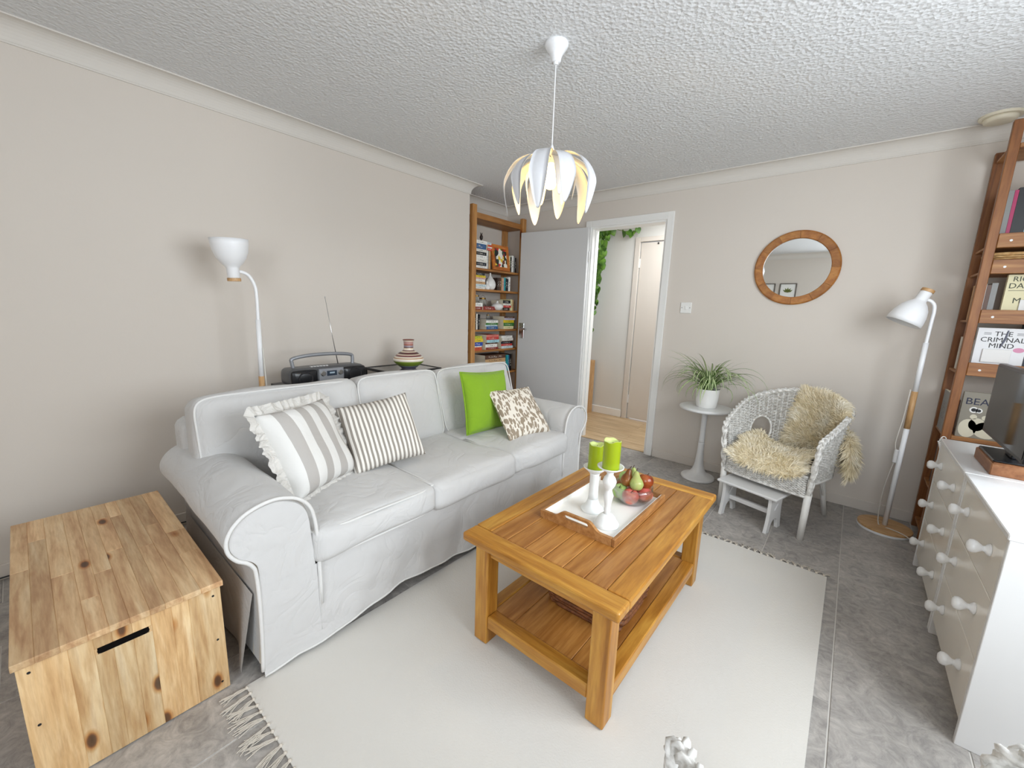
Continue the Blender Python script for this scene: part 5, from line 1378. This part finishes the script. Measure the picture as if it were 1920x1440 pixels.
# ---- bookcase on the right
bcR = thing('corner_bookcase', 'tall pine bookcase with front rails in the right hand corner', 'bookcase', (3.56, 3.32, 0))
for (x0, x1) in ((3.182, 3.218), (3.90, 3.936)):
    for (y0, y1) in ((3.155, 3.19), (3.44, 3.472)):
        g = G(); g.box(x0, x1, y0, y1, 0, 2.215 if y0 < 3.3 else 2.15, .002); g.obj('upright', M_shelfd, bcR)
SZR = [2.10, 1.636, 1.511, 1.266, .994, .645, .32, .06]
for k, z in enumerate(SZR):
    g = G(); g.box(3.19, 3.93, 3.19, 3.44, z - .006, z + .006, .001); g.obj('shelf_board', M_shelfx, bcR)
    if 0 < k < 5:
        g = G(); g.box(3.219, 3.899, 3.155, 3.172, z - .008, z + .06, .002); rl = g.obj('front_rail', M_shelfx, bcR)
        for x in (3.262, 3.40, 3.70):
            g = G(); g.tube([(x, 3.1552, z + .024), (x, 3.1535, z + .024)], .0055, 10); g.obj('screw_cap', M_white, rl)
    else:
        g = G(); g.box(3.219, 3.899, 3.165, 3.185, z - .012, z + .01, .002); g.obj('front_rail', M_shelfx, bcR)
gr = 'books in the right hand bookcase'
def rowR(x, z, items, where, y=3.22):
    for i, it in enumerate(items):
        col, th, h = it[:3]; tilt = it[3] if len(it) > 3 else 0
        bookbox(x, x + th - .0008, y, y + .16, z, z + h, ('y', False), col, f'{CN[col]} upright book, {NTH[i]} in the {where}', gr, tilt); x += th
    return x
z = SZR[1] + .0065
rowR(3.222, z, [('8a8a88', .03, .27), ('b0275e', .014, .27), ('17181b', .045, .28), ('a9d5de', .06, .31), ('1d2430', .05, .28), ('8c2f2a', .04, .26)], 'top row of the right bookcase', 3.25)
rect_basket('shallow_basket', 'shallow tan woven basket on a shelf of the right hand bookcase', (3.42, 3.31, SZR[2] + .0065), .42, .22, .088, M_wickl, .72, 9, .004)
z = SZR[3] + .0065
xx = rowR(3.205, z, [('c9a274', .016, .185), ('f1efe9', .01, .185), ('5a3a28', .016, .18), ('8a8a88', .022, .19)], 'row beside the cream face-out book', 3.23)
def faceout(name, label, x0, x1, z0, z1, y, col):
    e = thing(name, label, 'book', ((x0 + x1) / 2, y, z0), group='books displayed face out')
    g = G(); g.box(x0, x1, y, y + .003, z0, z1, .0008); g.obj('front_cover', plain('cover_' + col, col, .4, .5, var=.04), e)
    g = G(); g.box(x0 + .002, x1 - .004, y + .003, y + .021, z0 + .003, z1 - .003); g.obj('pages', M_paper, e)
    g = G(); g.box(x0, x1, y + .021, y + .024, z0, z1, .0008); g.obj('back_cover', MC['cover_' + col], e)
    return e
UPX, UPZ = (1, 0, 0), (0, 0, 1)
T_dark = plain('ink_dark', '2c2a2a', .6)
T_olive = plain('ink_olive', '3c4030', .6)
b1 = faceout('hardback_book', 'cream book displayed face out behind a bookcase rail', 3.290, 3.47, z, z + .228, 3.20, 'd9d0a6')
text_obj('RICHARD', .034, T_olive, b1, frame_mtx((3.380, 3.1993, z + .205), UPX, UPZ)); text_obj('DAWKINS', .036, T_olive, b1, frame_mtx((3.380, 3.1993, z + .172), UPX, UPZ))
text_obj('THE', .026, T_olive, b1, frame_mtx((3.380, 3.1993, z + .132), UPX, UPZ)); text_obj('MAGIC', .038, T_olive, b1, frame_mtx((3.380, 3.1993, z + .1), UPX, UPZ))
g = G(); g.box(3.30, 3.46, 3.199, 3.2002, z + .149, z + .151); g.obj('title_rule', T_olive, b1)
g = G(); g.box(3.345, 3.45, 3.192, 3.196, z + .045, z + .105, .001); o = g.obj('card', plain('white_card', 'e9e8e6', .7)); tag(o, 'plain white card propped against the cream book', 'card')
z = SZR[4] + .0065
rowR(3.205, z, [('e8e4da', .012, .18), ('d97a6e', .012, .18), ('e8e4da', .012, .17)], 'row beside the white face-out book', 3.25)
b2 = faceout('hardback_book', 'white book titled in grey capitals with a pink blot, displayed face out', 3.232, 3.405, z, z + .235, 3.20, 'e4e4e6')
text_obj('THE', .034, T_dark, b2, frame_mtx((3.322, 3.1993, z + .205), UPX, UPZ)); text_obj('CRIMINAL', .0335, T_dark, b2, frame_mtx((3.322, 3.1993, z + .175), UPX, UPZ)); text_obj('MIND', .034, T_dark, b2, frame_mtx((3.322, 3.1993, z + .145), UPX, UPZ))
for (x0, x1) in ((3.255, 3.28), (3.366, 3.392)):
    for dz in (.209, .202): g = G(); g.box(x0, x1, 3.1993, 3.2002, z + dz, z + dz + .002); g.obj('title_rule', T_dark, b2)
g = G(); g.lathe([(.0, 0), (1, 0), (1, .1), (.0, .1)], n=20, mat=Matrix.Translation((3.383, 3.2003, z + .128)) @ Matrix.Rotation(PI / 2, 4, 'X') @ Matrix.Diagonal((.019, .012, .01, 1))); g.obj('pink_blot', plain('pink_ink', 'd58fae', .5), b2)
g = G(); g.tube([(3.335, 3.1998, z + .225), (3.33, 3.1998, z + .18), (3.318, 3.1998, z + .135)], [.003, .0045, .003], 6); g.obj('knife_shape', plain('ink_slate', '5b5e6e', .5), b2)
g = G(); g.box(3.262, 3.36, 3.192, 3.196, z + .06, z + .128, .001); o = g.obj('card', MC['white_card']); tag(o, 'blank white card standing in front of the white titled book', 'card')
rowR(3.412, z, [('1d2430', .06, .26), ('17181b', .05, .25)], 'pair right of the white titled book', 3.23)
z = SZR[5] + .0065
rowR(3.19, z, [('8a8a88', .012, .225), ('1d2430', .012, .22), ('2b5a8c', .016, .19), ('5a3a28', .008, .19)], 'row beside the animal picture book', 3.25)
b3 = faceout('picture_book', 'taupe picture book with pale bear shapes, displayed behind the television', 3.236, 3.44, z, z + .245, 3.20, '8f897c')
text_obj('BEAR', .050, plain('ink_navy', '2a2d45', .6), b3, frame_mtx((3.246, 3.1993, z + .195), UPX, UPZ), align='LEFT')
M_pale = plain('pale_shape', 'd8d2bd', .7)
def blob(cx, cz, a, c_, mat, y=3.1996):
    g = G(); g.lathe([(.0, 0), (1, 0), (1, .1), (.0, .1)], n=20, mat=Matrix.Translation((cx, y + .0006, cz)) @ Matrix.Rotation(PI / 2, 4, 'X') @ Matrix.Diagonal((a, c_, .01, 1))); g.obj('cover_shape', mat, b3)
for (cx, cz, a, c_) in ((3.275, .05, .034, .05), (3.305, .075, .03, .035), (3.345, .05, .05, .045), (3.288, .115, .013, .013), (3.33, .115, .013, .013), (3.36, .15, .011, .014)): blob(cx, z + cz, a, c_, M_pale)
for (cx, cz, s_) in ((3.283, .152, .016), (3.302, .15, .013)): blob(cx, z + cz, s_, s_, M_gloss, 3.1993); blob(cx, z + cz, s_ * .6, s_ * .6, M_black, 3.1988)
rowR(3.205, SZR[6] + .0065, [('17181b', .02, .26), ('1d2430', .016, .27), ('3a2a22', .02, .25), ('17181b', .03, .26)], 'dark row on the low shelf behind the drawers', 3.22)
cb = thing('cable_loop', 'coiled white cable hanging at the bookcase beside the drawers', 'cable', (3.20, 3.14, .5))
q = []
for i in range(150):
    a = i / 150; y = 3.135; base = np.array([3.176 + .018 * math.sin(a * PI) , y, .62 - .15 * a]); q.append(base + .006 * np.array([math.cos(i * .9), math.sin(i * .9), 0]))
g = G(); g.tube(q, .0028, 5); g.obj('coiled_lead', M_gloss, cb, smooth=True)
g = G(); g.tube(smooth_path([(3.176, 3.135, .62), (3.185, 3.14, .645), (3.2, 3.15, .64), (3.205, 3.154, .60)], 4), .0028, 5); g.obj('plain_lead', M_gloss, cb, smooth=True)

# ================================================================== behind the sofa: radio, vase, their tables
e = thing('console_table', 'small dark table behind the sofa under the radio', 'table', (.30, 1.16, 0))
g = G(); g.box(.17, .43, .90, 1.43, .758, .776, .002); g.obj('table_top', M_darkm, e)
for x in (.18, .40):
    for y in (.91, 1.40): g = G(); g.box(x, x + .02, y, y + .02, 0, .758); g.obj('leg', M_darkm, e)
rz = .776
ra = thing('portable_radio', 'silver and black portable radio cassette player behind the sofa', 'radio', (.32, 1.155, rz))
S, F = puff(.15, .455, .10, .028, (.004, .004, .004), 10); g = G(); g.add(S + np.array([.31, 1.155, rz + .05]), F); g.obj('casing', plain('grey_casing', '5c5d60', .4, .5, metal=.2), ra, smooth=True)
for y in (1.005, 1.305):
    S, F = puff(.03, .145, .088, .014, (.006, .002, .002), 8); g = G(); g.add(S + np.array([.378, y, rz + .048]), F); sp_ = g.obj('speaker_pod', M_black, ra, smooth=True)
    g = G(); g.lathe([(.041, 0), (.041, .004), (.037, .005), (.034, .001), (.012, -.002), (.0, .0)], n=28, mat=axis_mtx((.396, y, rz + .045), (1, 0, 0))); g.obj('speaker_cone', plain('speaker_cone', '1f1d20', .7), sp_, smooth=True)
g = G(); g.box(.386, .396, 1.08, 1.23, rz + .012, rz + .094, .003); fpn = g.obj('front_panel', M_silver, ra)
g = G(); g.box(.396, .398, 1.126, 1.186, rz + .05, rz + .08, .001); tag(g.obj('display', plain('lcd_screen', '2e3947', .2), fpn), 'dark digital display')
g = G(); g.box(.398, .3985, 1.142, 1.172, rz + .063, rz + .072); g.obj('display_digits', plain('lcd_digits', '9fb0bd', .4), fpn)
for y in (1.103, 1.208):
    g = G(); g.lathe([(.015, 0), (.015, .006), (.012, .009), (.0, .009)], n=20, mat=axis_mtx((.396, y, rz + .066), (1, 0, 0))); g.obj('dial', M_chrome, fpn, smooth=False)
for k in range(6):
    g = G(); g.box(.33, .35, 1.055 + .018 * k, 1.069 + .018 * k, rz + .099, rz + .107, .0015); g.obj('button', plain('pale_button', 'c9c9c8', .4), ra)
hp_ = smooth_path([(.31, .975, rz + .09), (.31, .968, rz + .13), (.31, .972, rz + .152), (.31, 1.05, rz + .166), (.31, 1.16, rz + .170), (.31, 1.26, rz + .166), (.31, 1.325, rz + .156), (.31, 1.335, rz + .135), (.31, 1.332, rz + .09)], 5)
g = G(); g.tube(hp_, .0105, 8); g.obj('carry_handle', M_silver, ra, smooth=True)
g = G(); g.tube([(.30, 1.245, rz + .095), (.30, 1.215, rz + .28), (.30, 1.182, rz + .505)], [.0028, .0022, .0014], 6); an = g.obj('aerial', M_chrome, ra, smooth=True)
g = G(); g.sphere((.30, 1.182, rz + .507), .0035, 8, 6); g.obj('aerial_tip', M_chrome, an, smooth=True)
e = thing('glass_side_table', 'black framed side table with a glass top behind the sofa', 'table', (.30, 1.76, 0))
g = G(); g.box(.10, .42, 1.56, 1.955, .795, .803, .001); g.obj('glass_top', glassy('smoked_glass', (.45, .48, .5, 1)), e)
for (x0, x1, y0, y1) in ((.09, .432, 1.548, 1.56), (.09, .432, 1.955, 1.967), (.09, .102, 1.56, 1.955), (.42, .432, 1.56, 1.955)):
    g = G(); g.box(x0, x1, y0, y1, .788, .806, .001); g.obj('top_frame', M_darkm, e)
for x in (.09, .42):
    for y in (1.548, 1.955): g = G(); g.box(x, x + .012, y, y + .012, 0, .788); g.obj('leg', M_darkm, e)
m, nt, b = new_mat('striped_glaze'); tc = N(nt, 'ShaderNodeTexCoord'); sx = N(nt, 'ShaderNodeSeparateXYZ'); nt.links.new(tc.outputs['Generated'], sx.inputs[0])
r = ramp(nt, [(0, '6e6a78'), (.08, '8b95a8'), (.11, '7d9435'), (.27, 'e6dccb'), (.31, 'efe6d8'), (.36, 'b8895e'), (.39, 'e6dccb'), (.43, '7b4a4a'), (.48, 'd9c7b0'), (.51, '5c3434'), (.57, 'e3d6bd'), (.60, '8a6a62'), (.64, 'e6dccb'), (.68, 'ecd9bd'), (.71, '5c3434'), (.74, '9a8f98'), (.80, 'a65f50'), (.84, 'b9908a'), (.93, 'e6dccb'), (.97, '8a5a4e')]); r.color_ramp.interpolation = 'CONSTANT'
nt.links.new(sx.outputs['Z'], r.inputs[0]); nt.links.new(r.outputs[0], b.inputs['Base Color']); b.inputs['Roughness'].default_value = .3
g = G(); g.lathe([(max(1e-4, a), b_) for a, b_ in [tuple(q) for q in smooth_path([(.05, 0), (.055, .006), (.096, .04), (.108, .062), (.10, .082), (.07, .11), (.042, .128), (.034, .145), (.034, .19), (.039, .202), (.041, .206), (.036, .206), (.03, .19)], 5)]], n=44)
o = g.obj('striped_vase', m, None, smooth=True); o.location = (.30, 1.772, .8035); tag(o, 'round bellied pot with coloured stripes on the glass side table', 'vase')
# cable along the skirting
g = G(); g.tube(smooth_path([(.022, -.3, .012), (.02, .25, .02), (.022, .5, .018), (.05, .8, .01), (.2, .83, .012)], 6), .0035, 6); o = g.obj('wall_cable', M_black, None, smooth=True); tag(o, 'thin black cable along the skirting behind the chest', 'cable')

# ================================================================== hall: wicker drawers, trailing plant
hb = thing('hall_drawer_unit', 'wooden unit with woven drawers standing in the hallway', 'unit', (.10, 4.36, 0))
for (x0, x1) in ((-.14, -.12), (.312, .322)):
    g = G(); g.box(x0, x1, 4.22, 4.53, 0, .66, .002); g.obj('side_panel', M_beechz, hb)
for z_ in (.04, .34, .64):
    g = G(); g.box(-.12, .312, 4.22, 4.53, z_, z_ + .02, .002); g.obj('shelf', M_beech, hb)
for (za, zb, mt) in ((.37, .62, M_wickd), (.06, .335, M_wickl)):
    g = G()
    for i in range(10):
        z_ = za + .01 + (zb - za - .02) * i / 9
        g.tube([(x, 4.222 + .003 * math.cos(k * PI / 2 + (i % 2) * PI), z_) for k, x in enumerate(np.linspace(-.115, .309, 40))], .012, 5)
    o = g.obj('woven_drawer', mt, hb, smooth=True); o['kind'] = 'stuff'
pv = thing('trailing_pothos', 'pothos vine trailing down the hallway wall from a ceiling hook', 'plant', (.40, 4.50, 2.2))
g = G(); g.lathe([(.0, .03), (.05, .03), (.06, .0), (.05, -.03), (.0, -.03)], c=(.38, 4.47, 2.235), n=20); g.obj('hanging_pot', plain('dark_pot', '33281f', .7), pv, smooth=True)
g = G(); g.tube([(.38, 4.47, 2.262), (.38, 4.47, 2.3)], .004, 6); g.obj('hook', M_darkm, pv)
v1 = smooth_path([(.36, 4.46, 2.24), (.32, 4.44, 2.15), (.33, 4.44, 1.95), (.28, 4.44, 1.7), (.29, 4.45, 1.45), (.275, 4.45, 1.2), (.262, 4.45, .95), (.26, 4.45, .86)], 6)
v2 = smooth_path([(.36, 4.46, 2.23), (.40, 4.45, 2.1), (.37, 4.45, 1.9), (.34, 4.45, 1.65), (.30, 4.45, 1.4), (.30, 4.45, 1.3)], 6)
v3 = smooth_path([(.40, 4.47, 2.24), (.47, 4.49, 2.19), (.58, 4.5, 2.155), (.68, 4.5, 2.135), (.74, 4.51, 2.16)], 6)
for v_ in (v1, v2, v3):
    g = G(); g.tube([tuple(p) for p in v_], .0035, 5); g.obj('vine', M_stem, pv, smooth=True)
lf = G(); outl = [(0, 0), (.022, -.012), (.036, .008), (.034, .03), (.018, .055), (0, .075), (-.018, .055), (-.034, .03), (-.036, .008), (-.022, -.012)]
lf.add([(x, y, .10 * abs(x)) for x, y in outl] + [(0, .03, -.004)], [(i, (i + 1) % 10, 10) for i in range(10)]); lfm = lf.mesh('leaf', M_pothos, True)
random.seed(9)
def put_leaf(p, s_):
    o = bpy.data.objects.new('leaf', lfm); COL.objects.link(o); o.parent = pv; o.matrix_parent_inverse = pmat(pv).inverted()
    a = random.uniform(0, 2 * PI); off = Vector((math.cos(a) * .03, -abs(math.sin(a)) * .035, random.uniform(-.02, .02)))
    o.location = Vector(p) + off; o.rotation_euler = (random.uniform(1.0, 1.9) , random.uniform(-.5, .5), random.uniform(-.9, .9) + (PI if random.random() < .85 else 0)); 
    o.rotation_euler = Matrix.Rotation(random.uniform(-.7, .7), 4, 'Z').to_3x3().to_4x4().to_euler() if False else (random.uniform(-1.9, -1.1), random.uniform(-.6, .6), random.uniform(-.7, .7))
    o.scale = (s_, s_, s_)
for v_, n_ in ((v1, 44), (v2, 30)):
    for k in range(n_):
        p = v_[int(k / n_ * (len(v_) - 1))]; put_leaf(tuple(p), random.uniform(.85, 1.35) * (1 if k < n_ * .8 else .75))
for p, s_ in ((v3[6], 1.2), (v3[11], 1.1), (v3[17], 1.0), (v3[20], .8), (v3[-1], .9), (v3[-2], .7)): put_leaf(tuple(p), s_)
